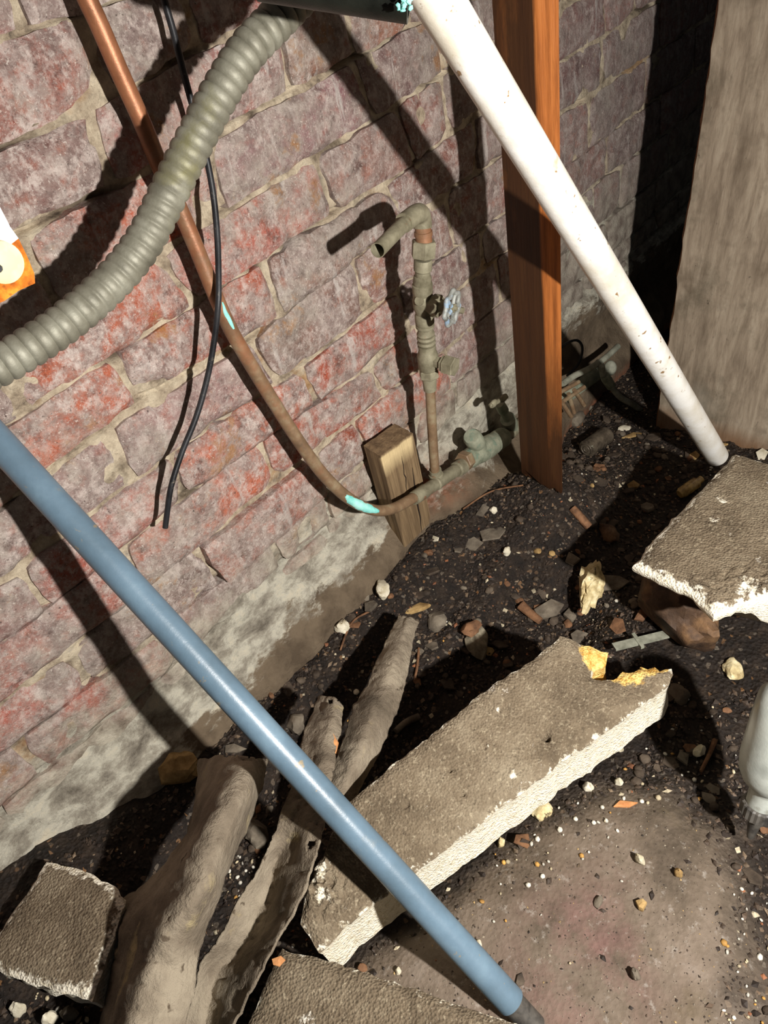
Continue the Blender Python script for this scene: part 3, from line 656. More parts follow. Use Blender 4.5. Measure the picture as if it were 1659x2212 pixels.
# ---- copper run with its branch, valves and fittings (one soldered assembly)
root = empty('copper_plumbing', PW(940, 1035, 0.06), 'bent copper water pipe along the wall with a valved riser and open stub', 'plumbing')
cu = [(165, -60, .03), (180, -20, .03), (215, 55, .03), (256, 150, .03), (303, 255, .03), (350, 370, .03), (390, 455, .03), (430, 550, .032), (470, 650, .034), (500, 715, .034), (540, 785, .034), (592, 870, .036), (640, 945, .042), (690, 1015, .05), (735, 1062, .058), (775, 1090, .065), (815, 1103, .071), (850, 1098, .073), (880, 1083, .072), (905, 1068, .07)]
mb = MB(); tube(mb, spline([PW(*p) for p in cu], 8), 0.0071, 24, (True, True)); obj('pipe', mb, M['copper'], root, smooth=60)
# verdigris patches as thin crusts hugging the pipe
def patch(p0, p1, r, side, w=0.8):
    mb = MB(); P = [PW(*p0).lerp(PW(*p1), k / 10) for k in range(11)]; T = (P[-1] - P[0]).normalized(); cam_ = (Vector((0, 0, CAMZ)) - P[5]).normalized()
    u = (cam_ - T * cam_.dot(T)).normalized(); w_ = T.cross(u); V = []
    for i, p in enumerate(P):
        hw = w * math.sin(math.pi * (i + 0.5) / 11) ** 0.5 * (1 + 0.35 * ns((i, 3, side * 5), .8))
        for k in range(9):
            a_ = side + hw * (k / 4 - 1); V.append(p + (u * math.cos(a_) + w_ * math.sin(a_)) * (r + 0.0006 * math.sin(math.pi * k / 8)))
    mb.add(V, [(i * 9 + k, i * 9 + k + 1, (i + 1) * 9 + k + 1, (i + 1) * 9 + k) for i in range(10) for k in range(8)]); return mb
def crust(u0, u1, side, w=0.5):
    path = spline([PW(*p) for p in cu], 8); V = []; seg = path[int(u0 * 8):int(u1 * 8)]; mb = MB(); n = len(seg)
    for i, p in enumerate(seg):
        T = (seg[min(i + 1, n - 1)] - seg[max(0, i - 1)]).normalized(); c_ = (Vector((0, 0, CAMZ)) - p).normalized(); u = (c_ - T * c_.dot(T)).normalized(); w_ = T.cross(u)
        hw = w * math.sin(math.pi * (i + 0.5) / n) ** 0.6 * (1 + 0.5 * ns((i, 3, side * 5), .7))
        for k in range(9):
            a_ = side + 0.25 * ns((i, 9, 1), .4) + hw * (k / 4 - 1); V.append(p + (u * math.cos(a_) + w_ * math.sin(a_)) * (0.0071 + 0.0007 * math.sin(math.pi * k / 8)))
    return mb.add(V, [(i * 9 + k, i * 9 + k + 1, (i + 1) * 9 + k + 1, (i + 1) * 9 + k) for i in range(n - 1) for k in range(8)])
obj('verdigris', crust(14.2, 16.1, 0.0, 0.95), M['patina'], root, smooth=60)['label'] = 'bright turquoise corrosion patch'
obj('verdigris', crust(8.1, 9.0, -0.45, 0.28), M['patina'], root, smooth=60)
run = lambda pts, r, mat, nm='pipe', seg=24: obj(nm, tube(MB(), spline([PW(*p) for p in pts], 4), r, seg), mat, root, smooth=60)
def fit(p0, p1, prof, mat, nm, seg=28, par=None, ang=0.0, sm_=35):
    a, b = PW(*p0), PW(*p1); L_ = (b - a).length; return obj(nm, lathe(MB(), a, b, [(t * L_, r) for t, r in prof], seg, ang=ang), mat, par or root, smooth=sm_)
fit((893, 1077, .071), (1035, 982, .056), [(0, .0088), (.02, .0094), (.16, .0096), (.17, .0086), (.3, .0086), (.31, .0098), (.33, .0098), (.34, .0092), (.62, .009), (.63, .0112), (.72, .0116), (.73, .010), (1, .010)], M['dull'], 'coupling')
fit((998, 1000, .06), (1010, 992, .059), [(0, .0135), (.1, .0145), (.9, .0145), (1, .0135)], M['copper'], 'union_nut', 6, sm_=20)
fit((1010, 993, .059), (1085, 945, .040), [(0, .0125), (.08, .015), (.22, .015), (.3, .0165), (.5, .0175), (.7, .0165), (.8, .0145), (.84, .016), (1, .016)], M['green'], 'valve_body')
fit((1040, 972, .056), (1018, 942, .062), [(0, .010), (.45, .010), (.5, .0135), (.9, .0135), (1, .011)], M['green'], 'valve_cap')
fit((1083, 946, .040), (1130, 912, .022), [(0, .0105), (.3, .0105), (.32, .012), (.4, .012), (.42, .0105), (1, .0105)], M['dull'], 'coupling')
fit((1108, 926, .035), (1078, 870, .05), [(0, .009), (.25, .012), (.4, .012), (.42, .007), (.7, .007), (.72, .0085), (1, .0075)], M['green'], 'side_valve')
mb = MB()
for p in ((1066, 872), (1088, 860)):
    c = PW(p[0], p[1], .062); v_, f_ = ICO2; mb.add([c + Vector((q.x * .009, q.y * .004, q.z * .006)) for q in v_], f_)
tube(mb, [PW(1060, 876, .062), PW(1094, 857, .062)], 0.0035, 10)
obj('wing_handle', mb, M['dull'], root, smooth=60)
# riser
run([(941, 1035, .062), (938, 1000, .063), (932, 900, .066), (928, 812, .07)], .0064, M['copper'])
fit((943, 1034, .061), (940, 1014, .062), [(0, .0105), (.5, .010), (.55, .0086), (1, .0084)], M['dull'], 'tee_branch')
fit((929, 842, .069), (926, 800, .071), [(0, .0080), (.5, .0088), (.52, .0088), (1, .0088)], M['dull'], 'ferrule')
fit((927, 815, .0705), (926, 798, .071), [(0, .0115), (.1, .0125), (.9, .0125), (1, .0115)], M['dull'], 'hex_nut', 6, sm_=20, ang=.3)
fit((926, 800, .071), (922, 745, .074), [(0, .0095), (.15, .0125), (.6, .0128), (.8, .0105), (1, .0105)], M['dull'], 'stop_valve_body')
c0 = PW(930, 778, .076); obj('valve_plug', lathe(MB(), c0, c0 + Vector((0.004, -0.034, -0.004)), [(0, .0075), (.016, .0075), (.0162, .0105), (.020, .0108), (.0202, .0122), (.033, .0122), (.034, .0112)], 6, ang=.4), M['dull'], root, smooth=20)
fit((922, 752, .073), (918, 700, .077), [(0, .0100), (.1, .0108), (.15, .0098), (.25, .0112), (.33, .0098), (.45, .0112), (.52, .0098), (.62, .0108), (.7, .0092), (.85, .0092), (.9, .011), (1, .011)], M['dull'], 'threaded_coupling')
fit((918, 702, .077), (912, 612, .083), [(0, .0098), (.08, .0112), (.25, .0112), (.3, .0095), (.45, .012), (.62, .0125), (.75, .0105), (.8, .0115), (.98, .0115), (1, .010)], M['dull'], 'gate_valve_body')
c0 = PW(914, 655, .08); ax = Vector((0.01, -0.052, -0.006)); e0_ = c0 + ax
vb = obj('bonnet', lathe(MB(), c0, e0_, [(0, .0105), (.012, .0105), (.0122, .0125), (.021, .0125), (.0212, .008), (.030, .0075), (.0302, .0095), (.036, .0095), (.0362, .004), (.05, .0035)], 8, ang=.2), M['dull'], root, smooth=20)
c1 = PW(899, 648, .08); obj('drain_screw', lathe(MB(), PW(912, 650, .082), PW(897, 650, .088), [(0, .004), (.006, .004), (.0062, .0052), (.010, .0052)], 12), M['dull'], root, smooth=30)
# handwheel: scalloped ring, spokes, hub
hw = MB(); Rw = 0.0165; ax_n = ax.normalized(); u_ = ax_n.cross(Vector((0, 0, 1))).normalized(); w2 = ax_n.cross(u_); hc = PW(976, 665, .131)
ringp = []
NS = 96
V = []; F = []
for k in range(NS):
    t = 2 * math.pi * k / NS; rr = Rw * (1 + 0.10 * math.cos(7 * t)); c = hc + (u_ * math.cos(t) + w2 * math.sin(t)) * rr; rad = (u_ * math.cos(t) + w2 * math.sin(t))
    for q in range(10):
        a_ = 2 * math.pi * q / 10; V.append(c + rad * math.cos(a_) * .0034 + ax_n * math.sin(a_) * .0028)
for k in range(NS):
    for q in range(10): F.append((k * 10 + q, k * 10 + (q + 1) % 10, ((k + 1) % NS) * 10 + (q + 1) % 10, ((k + 1) % NS) * 10 + q))
hw.add(V, F)
for k in range(5):
    t = 2 * math.pi * (k + .25) / 5; tube(hw, [hc + ax_n * .001, hc + (u_ * math.cos(t) + w2 * math.sin(t)) * Rw * .55, hc + (u_ * math.cos(t) + w2 * math.sin(t)) * Rw], [.0028, .0022, .0026], 8)
hwo = obj('handwheel', hw, M['wheel'], root, smooth=60); hwo['label'] = 'scalloped grey handwheel'
obj('hub_nut', lathe(MB(), hc - ax_n * .003, hc + ax_n * .006, [(0, .0048), (.0065, .0048), (.0067, .0026), (.009, .0022)], 10), M['dull'], hwo, smooth=30)
run([(e0_.x, 0, 0)] if False else [(914, 655, .08), (917, 655, .083)], .004, M['steel_dark'], 'stem', 10)
obj('stem', tube(MB(), [e0_ - ax * .2, hc], .0032, 10), M['steel_dark'], root, smooth=60)
fit((912, 616, .083), (914, 560, .088), [(0, .0095), (.12, .0105), (.35, .0098), (.38, .0085), (.55, .0085), (.6, .0100), (.95, .0102), (1, .0092)], M['dull'], 'union_tail')
fit((914, 556, .088), (916, 520, .09), [(0, .0128), (.06, .0138), (.94, .0138), (1, .0125)], M['dull'], 'union_nut', 6, ang=.25, sm_=20)
fit((916, 524, .09), (912, 476, .091), [(0, .0090), (.3, .0088), (.32, .0098), (.5, .0098), (.52, .0086), (1, .0088)], M['copper'], 'adapter')
run([(913, 492, .091), (912, 474, .091), (908, 462, .093), (898, 463, .097), (872, 482, .101)], .0098, M['dull'], 'elbow')
mb = MB(); hollow(mb, [PW(884, 474, .099), PW(860, 496, .105), PW(816, 541, .118)], .0074, .0009, 24, open_end=True, deep=.03); obj('stub_pipe', mb, M['dull'], root, smooth=60)['label'] = 'short open-ended stub'

# dark pipe end at the top, rusty plate at the left
mb = MB(); a, b = PD(560, -70, .42), PD(888, -20, .42); n = 20
hollow(mb, [a.lerp(b, k / 10) for k in range(11)], 0.0165, .003, 36, open_end=True, deep=.02); dk = obj('dark_pipe_end', mb, M['steel_dark'], smooth=60)
tag(dk, 'dark tarnished pipe end poking in at the top beside the white pipe', 'pipe')
mb = MB(); c = PD(868, 2, .405)
for k in range(14):
    v_, f_ = ICO1; q = c + Vector((R.uniform(-.006, .006), R.uniform(-.003, .001), R.uniform(-.004, .003))); mb.add([q + p * R.uniform(.001, .0022) for p in v_], f_)
obj('verdigris', mb, M['patina'], dk, smooth=60)
def plate(px, off, th, mats, name, matf=None):
    F_ = [PW(u, v, off) for u, v in px]; B_ = [p + Vector((0, th, 0)) for p in F_]; n = len(px); mb = MB()
    mb.add(F_ + B_, [tuple(range(n)), tuple(reversed(range(n, 2 * n)))] + [(i, i + n, (i + 1) % n + n, (i + 1) % n) for i in range(n)]); return mb
rp = empty('rusty_plate', PW(20, 600, .1), 'white-painted steel plate gone orange with rust at the left edge', 'metal plate')
obj('painted_face', plate([(-90, 420), (0, 447), (22, 490), (40, 515), (8, 540), (-30, 560), (-90, 560)], .13, .004, M['white_paint'], 'x'), M['white_paint'], rp, smooth=30)
obj('rusted_face', plate([(-90, 560), (-30, 560), (8, 540), (40, 515), (58, 552), (74, 590), (76, 612), (40, 628), (10, 650), (-20, 662), (-90, 670)], .13, .004, M['rust'], 'x'), M['rust'], rp, smooth=30)
c = PW(-2, 565, .133); obj('cream_cap', lathe(MB(), c, c + Vector((0, -.008, 0)), [(0, .0125), (.006, .012), (.008, .009)], 28), M['cream'], rp, smooth=40)
c = PW(-3, 580, .143); obj('dark_mark', lathe(MB(), c, c + Vector((0, -.001, 0)), [(0, .0025), (.0008, .002)], 8), M['black'], rp)

# ---- fittings behind the post
r2 = empty('corner_plumbing', PW(1260, 825, 0.06), 'grey-green pipes and hose ends in the corner just right of the post', 'plumbing')
def run2(pts, r, mat, nm, seg=16, f=PW): return obj(nm, tube(MB(), spline([f(*p) for p in pts], 5), r, seg), mat, r2, smooth=60)
run2([(1138, 906, .022), (1190, 872, .022), (1225, 855, .03), (1262, 826, .04), (1290, 806, .045)], .0125, M['green'], 'pipe')
run2([(1215, 830, .075), (1240, 812, .075), (1275, 795, .075), (1305, 775, .075), (1335, 748, .075)], .0052, M['grey_plastic'], 'hose')
run2([(1300, 790, .085), (1303, 812, .085), (1312, 822, .09)], .0052, M['grey_plastic'], 'hose_elbow')
q0, q1 = PW(1306, 812, .088), PW(1320, 834, .092); obj('connector', lathe(MB(), q0, q1, [(0, .0075), (.3 * (q1 - q0).length, .009), ((q1 - q0).length, .0085)], 8), M['green'], r2, smooth=25)
c = PW(1318, 795, .08); v_, f_ = ICO3; obj('bulb', MB().add([c + Vector((q.x * .011, q.y * .011, q.z * .014)) for q in v_], f_), M['grey_plastic'], r2, smooth=60)
run2([(1318, 832, .092), (1340, 858, .11), (1365, 872, .125), (1386, 888, .135)], .0052, M['grey_plastic'], 'hose')
q0, q1 = PW(1386, 888, .135), PW(1400, 896, .138); obj('hose_end', lathe(MB(), q0, q1, [(0, .0058), (.004, .007), ((q1 - q0).length, .006)], 12), M['grey_plastic'], r2, smooth=30)
wr = MB(); tube(wr, spline([PW(*p) for p in ((1190, 785, .03), (1215, 748, .05), (1245, 735, .055), (1258, 752, .055), (1250, 785, .05), (1225, 812, .045))], 8), .0022, 8); obj('wire_loop', wr, M['black'], r2, smooth=60)
n = 0
for (a, b) in (((1215, 868), (1262, 836)), ((1228, 850), (1240, 892)), ((1240, 842), (1262, 876)), ((1214, 870), (1234, 900)), ((1205, 850), (1250, 825))):
    q0, q1 = PW(*a, .085), PW(*b, .09); n += 1; o = tag(obj('copper_offcut', tube(MB(), [q0, q1], .0036, 10), M['copper'], smooth=60), ['longest rusty copper offcut slanting up behind the post', 'steep rusty copper offcut, leftmost of the two crossing the slanted ones', 'steep rusty copper offcut, rightmost in the tangle behind the post', 'rusty copper offcut touching the post edge, lowest of the tangle', 'upper slanted rusty copper offcut just above the longest one'][n - 1], 'copper scrap', 'rusty copper offcuts behind the post')

# ================================================================ DEBRIS
def PF(u, v, dh=0.0):
    h = 0.0
    for _ in range(6): p = PZ(u, v, h + dh); h = fz(p.x, p.y)
    return PZ(u, v, h + dh)
KEEP = []   # footprints (polygon, z) that loose bits must avoid
def board(name, px, h, th, label, cat, yel=None, pits=(), crusty=(), side=0.30, skirt=None, thf=None, tilt=None, seed=0, step=0.0065, rim=0.48):
    """slab: outline in photo pixels dropped on the plane z = h (or a tilted one), real thickness th"""
    def on(u, v):
        p = PZ(u, v, h)
        if tilt:
            for _ in range(6): p = PZ(u, v, tilt(p.x, p.y))
        return p
    P = [on(u, v) for u, v in px]; O = []
    n = len(P)
    for i in range(n):
        a, b = P[i], P[(i + 1) % n]; k = max(1, int((b - a).length / 0.005))
        for q in range(k):
            p = a.lerp(b, q / k); e = Vector((b.y - a.y, a.x - b.x, 0)).normalized()
            O.append(p + e * (0.0022 * ns((p.x, p.y, seed), 70) + 0.0014 * ns((p.x, p.y, seed + 3), 240)))
    poly = [(p.x, p.y) for p in O]; KEEP.append((poly, h))
    xs_ = [p[0] for p in poly]; ys_ = [p[1] for p in poly]; pts = [Vector(p) for p in poly]; m = len(poly); rg = random.Random(seed + 1)
    x = min(xs_)
    while x < max(xs_):
        y = min(ys_)
        while y < max(ys_):
            q = (x + rg.uniform(-.2, .2) * step, y + rg.uniform(-.2, .2) * step)
            if sdist(poly[::2], *q) > step * 0.5: pts.append(Vector(q))
            y += step
        x += step
    wp = []
    for u, v, rr_, dd_ in list(pits) + list(crusty):
        q0 = on(u, v); (wp.append((q0.x, q0.y, rr_, dd_)))
        for _ in range(260 if dd_ > 0 else 900):
            a_ = rg.uniform(0, 6.283); k_ = rr_ * 1.5 * math.sqrt(rg.random()); q = (q0.x + math.cos(a_) * k_, q0.y + math.sin(a_) * k_)
            if sdist(poly[::2], *q) > .001: pts.append(Vector(q))
    r = geometry.delaunay_2d_cdt(pts, [(i, (i + 1) % m) for i in range(m)], [], 1, 1e-6)
    vv, ff, orig = r[0], r[2], r[3]
    bset = set()
    for i, o_ in enumerate(orig):
        if any(k < m for k in o_): bset.add(i)
    V = []; C = []
    ctr = Vector((sum(xs_) / m, sum(ys_) / m))
    for i, q in enumerate(vv):
        d = 0 if i in bset else sdist(poly[::2], q.x, q.y); base = tilt(q.x, q.y) if tilt else h
        z = base - 0.005 * max(0, 1 - d / 0.007) ** 2 + 0.0012 * fbm((q.x, q.y, seed), 40, 4) + 0.0006 * ns((q.x, q.y, seed), 260)
        y_ = 0
        if yel:
            for (cx_, cy_, rr) in yel: y_ = max(y_, 1 - math.hypot(q.x - cx_, q.y - cy_) / rr)
            z -= 0.012 * max(0, y_) * (0.6 + 0.6 * abs(ns((q.x, q.y, 3), 90)))
        wht = 0
        for cx_, cy_, rr_, dd_ in wp:
            g_ = math.exp(-((q.x - cx_) ** 2 + (q.y - cy_) ** 2) / rr_ ** 2)
            if dd_ > 0: z -= dd_ * g_
            else: z += -dd_ * g_ * (0.4 + 1.6 * ns((q.x, q.y, 1), 170)); wht = max(wht, g_ * .54)
        V.append(Vector((q.x, q.y, z))); C.append((max(wht, max(0, rim - d / 0.035) if d < .02 else 0), min(1, max(0, y_ * 1.1)), 0, 1))
    F = [tuple(f) for f in ff]
    inv = {}
    for i, o_ in enumerate(orig):
        for k in o_:
            if k < m: inv[k] = i
    ringi = [inv[k] for k in range(m)]
    prev = ringi; lv = 5
    for l in range(1, lv + 1):
        cur = []
        for k in range(m):
            p = V[ringi[k]]; e = Vector((poly[(k + 1) % m][1] - poly[k - 1][1], poly[k - 1][0] - poly[(k + 1) % m][0], 0)).normalized()
            zz = p.z - (thf(p) if thf else th) * l / lv; t_ = l / lv
            q = p + e * (0.0012 * ns((p.x, p.y, zz), 110) + 0.003 * math.sin(math.pi * t_) * 0.5 + 0.0015); q.z = zz
            V.append(q); C.append((0.85, C[ringi[k]][1], 0, 1)); cur.append(len(V) - 1)
        for k in range(m):
            k2 = (k + 1) % m; F.append((prev[k], cur[k], cur[k2], prev[k2]))
        prev = cur
    F.append(tuple(prev))
    mb = MB(); mb.v = V; mb.f = F; mb.m = [0] * len(F); mb.c = C
    import bmesh
    o = obj(name, mb, M['foam'], smooth=50)
    bm = bmesh.new(); bm.from_mesh(o.data); bmesh.ops.recalc_face_normals(bm, faces=bm.faces); bm.to_mesh(o.data); bm.free()
    return tag(o, label, cat)
S1H = 0.098
E0, E1 = PZ(700, 2040, .098), PZ(1440, 1480, .098); EN = Vector((E0.y - E1.y, E1.x - E0.x, 0)).normalized()
t1 = lambda x, y: .098 + .40 * max(-0.01, (Vector((x, y, 0)) - Vector((E0.x, E0.y, 0))).dot(EN))
def yl(l, h): 
    r_ = []
    for u, v, rr in l: p = PZ(u, v, h); r_.append((p.x, p.y, rr))
    return r_
s1 = board('foam_board', [(1210, 1368), (1250, 1380), (1285, 1390), (1312, 1398), (1308, 1425), (1288, 1440), (1275, 1456), (1300, 1462), (1325, 1458), (1345, 1436), (1372, 1440), (1385, 1424), (1415, 1428), (1450, 1436), (1455, 1452),
    (1440, 1482), (1380, 1525), (1300, 1580), (1230, 1628), (1170, 1675), (1094, 1730), (1030, 1778), (972, 1820), (930, 1856), (879, 1894), (830, 1932), (778, 1970), (735, 2008), (689, 2052), (668, 2020), (645, 1992), (654, 1936), (672, 1890), (700, 1830), (725, 1775), (749, 1731), (803, 1684), (865, 1633), (930, 1583), (984, 1539), (1056, 1481), (1103, 1448), (1150, 1420), (1180, 1392)],
    S1H, 0.057, 'long thick dirt-skinned foam board with white cut edge, lying diagonally in the middle', 'foam board', yel=yl([(1290, 1440, .03), (1350, 1450, .035), (1390, 1440, .025), (1425, 1440, .015), (1312, 1410, .012)], S1H), seed=1, tilt=t1, pits=((1181, 1592, .0028, .014), (972, 1664, .0016, .004), (1000, 1715, .0016, .004), (879, 1740, .003, .003)), crusty=((690, 1885, .020, -.004), (700, 1935, .014, -.004), (1108, 1674, .008, -.002), (1078, 1532, .006, -.002), (1054, 1615, .005, -.0015)))
S2A = PZ(1373, 1212, .165)
s2 = board('foam_board', [(1590, 975), (1545, 1020), (1480, 1092), (1425, 1150), (1373, 1212), (1417, 1234), (1483, 1263), (1527, 1297), (1545, 1320), (1590, 1300), (1640, 1285), (1720, 1275), (1900, 1260), (1950, 1100), (1760, 1030), (1659, 995)],
    0.165, 0.05, 'broken foam board with crumbly white edge at the right, against the plywood foot', 'foam board', seed=2, rim=.6, crusty=((1560, 1080, .012, -.0015), (1540, 1120, .012, -.0015), (1620, 1270, .03, -.004), (1500, 1270, .012, -.002)), thf=lambda p: .011 + .042 * sm(.10, .15, math.hypot(p.x - S2A.x, p.y - S2A.y)))
s3 = board('foam_board', [(605, 2046), (668, 2062), (731, 2078), (845, 2115), (930, 2148), (1014, 2178), (1098, 2204), (1160, 2226), (1250, 2330), (1000, 2500), (600, 2500), (480, 2380), (520, 2240), (560, 2140)],
    0.105, 0.05, 'pale foam board corner at the bottom edge, below the long board', 'foam board', seed=3)
s4 = board('foam_board', [(96, 1856), (169, 1873), (253, 1917), (264, 1952), (248, 1995), (236, 2037), (219, 2082), (194, 2160), (97, 2132), (0, 2098), (-60, 2075), (-30, 2040), (0, 2003), (34, 1950), (63, 1908)],
    0.135, 0.032, 'small square foam board piece at the bottom left', 'foam board', seed=4, rim=.62)

def sheet(name, rails, label, cat, th=0.0022, across=10, along=12, wr=0.003, holes=(), group=None, seed=0):
    Rl = [spline([PZ(*p) for p in r], along) for r in rails]; n = len(Rl[0]); V = []; W = None
    for i in range(n):
        row = spline([r[i] for r in Rl], across); W = len(row)
        for k, p in enumerate(row):
            ed = 1 if k in (0, W - 1) else 0
            cr_ = abs(ns((p.x * 1.0 + p.y * .3, p.y * .4, seed + 2), 60)); V.append(p + Vector((ns((p.x, p.y, seed), 45) * wr * .5, ns((p.x, p.y, seed + 9), 45) * wr * .5, fbm((p.x, p.y, seed), 26, 4) * wr - max(0, .12 - cr_) * .02)) + Vector((ns((p.x, p.y, seed + 5), 110), ns((p.x, p.y, seed + 7), 110), 0)) * 0.0018 * ed)
    F = []
    for i in range(n - 1):
        for k in range(W - 1):
            a = i * W + k; c = (V[a] + V[a + W + 1]) / 2; skip = False
            for hu, hv, hr in holes:
                r_ = ray(hu, hv); q = Vector((r_[0], r_[1], r_[2])); t_ = (c - Vector((0, 0, CAMZ))).dot(q) / q.dot(q)
                if ((c - Vector((0, 0, CAMZ))) - q * t_).length < hr: skip = True
            if (i in (0, n - 2)) and ns((k, seed, 2), .7) > 0.25: skip = True
            if not skip: F.append((a, a + 1, a + W + 1, a + W))
    mb = MB().add(V, F); o = obj(name, mb, M['paper'], smooth=60)
    md = o.modifiers.new('solid', 'SOLIDIFY'); md.thickness = th; md.offset = 0
    return tag(o, label, cat, group)
# strip A (left, curled like a gutter)
A_L = [(428, 1640, .12), (424, 1700, .115), (400, 1810, .11), (330, 1890, .105), (262, 1960, .10), (240, 2070, .10), (222, 2170, .095), (205, 2300, .09)]
A_C = [(496, 1632, .175), (474, 1700, .200), (420, 1814, .205), (369, 1936, .200), (319, 2021, .190), (293, 2092, .180), (264, 2212, .172), (238, 2330, .165)]
A_M = [(540, 1632, .185), (530, 1700, .205), (480, 1825, .208), (430, 1945, .205), (380, 2030, .195), (345, 2105, .185), (328, 2212, .175), (310, 2330, .170)]
A_R = [(578, 1640, .145), (558, 1715, .150), (523, 1815, .160), (470, 1935, .170), (436, 2030, .165), (426, 2100, .160), (404, 2212, .150), (395, 2330, .145)]
sheet('pipe_wrap_strip', [A_L, A_C, A_M, A_R], 'widest curled strip of dusty stiff wrap, left of the blue pipe', 'scrap strip', seed=11, wr=.005)
B_L = [(686, 1502, .120), (668, 1560, .130), (650, 1626, .140), (636, 1690, .150), (606, 1760, .150), (570, 1850, .145), (515, 1950, .140), (470, 2035, .135), (430, 2090, .130), (405, 2185, .125), (385, 2300, .12)]
B_C = [(712, 1502, .130), (700, 1560, .140), (686, 1626, .150), (668, 1690, .158), (645, 1760, .156), (605, 1850, .128), (570, 1950, .118), (530, 2035, .112), (480, 2100, .108), (450, 2190, .104), (435, 2300, .10)]
B_D = [(728, 1508, .132), (716, 1566, .142), (704, 1626, .152), (690, 1690, .160), (674, 1765, .162), (645, 1850, .150), (612, 1945, .140), (580, 2020, .135), (530, 2100, .13), (485, 2200, .122), (470, 2305, .118)]
B_R = [(745, 1525, .124), (734, 1575, .134), (728, 1626, .144), (715, 1690, .154), (702, 1770, .158), (682, 1850, .160), (650, 1940, .158), (614, 2010, .150), (565, 2100, .145), (508, 2212, .135), (495, 2310, .13)]
sheet('pipe_wrap_strip', [B_L, B_C, B_D, B_R], 'long strip of dusty stiff wrap with a round hole, passing under the blue pipe', 'scrap strip', seed=12, wr=.005, holes=((672, 1823, .0036), (714, 1516, .0028)))
C_L = [(862, 1331, .070), (839, 1375, .078), (818, 1420, .085), (800, 1465, .090), (771, 1515, .096), (750, 1575, .100), (728, 1630, .104), (712, 1690, .104), (700, 1760, .100)]
C_C = [(885, 1333, .074), (866, 1380, .088), (848, 1425, .098), (834, 1472, .104), (808, 1525, .110), (790, 1585, .112), (768, 1642, .112), (745, 1700, .110), (725, 1765, .104)]
C_R = [(904, 1344, .066), (892, 1384, .072), (883, 1431, .078), (872, 1489, .082), (856, 1535, .086), (830, 1600, .086), (802, 1660, .086), (772, 1712, .086), (748, 1770, .086)]
sheet('pipe_wrap_strip', [C_L, C_C, C_R], 'narrow twisted strip of dusty wrap pointing up at the wooden block', 'scrap strip', seed=13)
D_L = [(560, 2010, .10), (520, 2040, .10), (470, 2100, .098), (430, 2170, .096), (400, 2250, .094)]
D_R = [(600, 2040, .095), (560, 2080, .094), (520, 2140, .092), (480, 2220, .09), (460, 2290, .088)]

def rock(name, c, size, rot, mat, label, cat, sub=3, rough=0.28, flat=0.0, seed=0, group=None, sc=1.6):
    v_, f_ = {1: ICO1, 2: ICO2, 3: ICO3, 4: ICO4}[sub]; mb = MB(); V = []
    Rm = Matrix.Rotation(rot[2], 3, 'Z') @ Matrix.Rotation(rot[1], 3, 'Y') @ Matrix.Rotation(rot[0], 3, 'X')
    for p in v_:
        d = 1 + rough * noise.noise(p * sc + Vector((seed * 3.7, seed, 1))) + rough * 0.4 * noise.noise(p * sc * 2.7 + Vector((seed, 5, seed)))
        q = p * d
        for k in range(5):     # facets
            nrm_ = Vector((math.sin(seed * 1.3 + k * 2.1), math.cos(seed * 2.7 + k * 1.7), math.sin(k * 3.3 + seed))).normalized(); t_ = q.dot(nrm_) - 0.72
            if t_ > 0: q = q - nrm_ * t_ * 0.85
        V.append(c + Rm @ Vector((q.x * size[0], q.y * size[1], q.z * size[2])))
    mb.add(V, f_); o = obj(name, mb, mat, smooth=35); return tag(o, label, cat, group)
def wdir(u0, v0, u1, v1):
    a, b = PF(u0, v0), PF(u1, v1); return math.atan2(b.y - a.y, b.x - a.x), (b - a).length
# big dark shell-like lump under the right board
an, ln = wdir(1380, 1250, 1555, 1345)
rock('dried_hide', PF(1462, 1312, .030), (ln * .54, .040, .050), (0.3, 0.05, an), M['dried'], 'dark brown leathery lump tucked under the right foam board edge', 'lump', 4, .24, seed=3, sc=2.2)
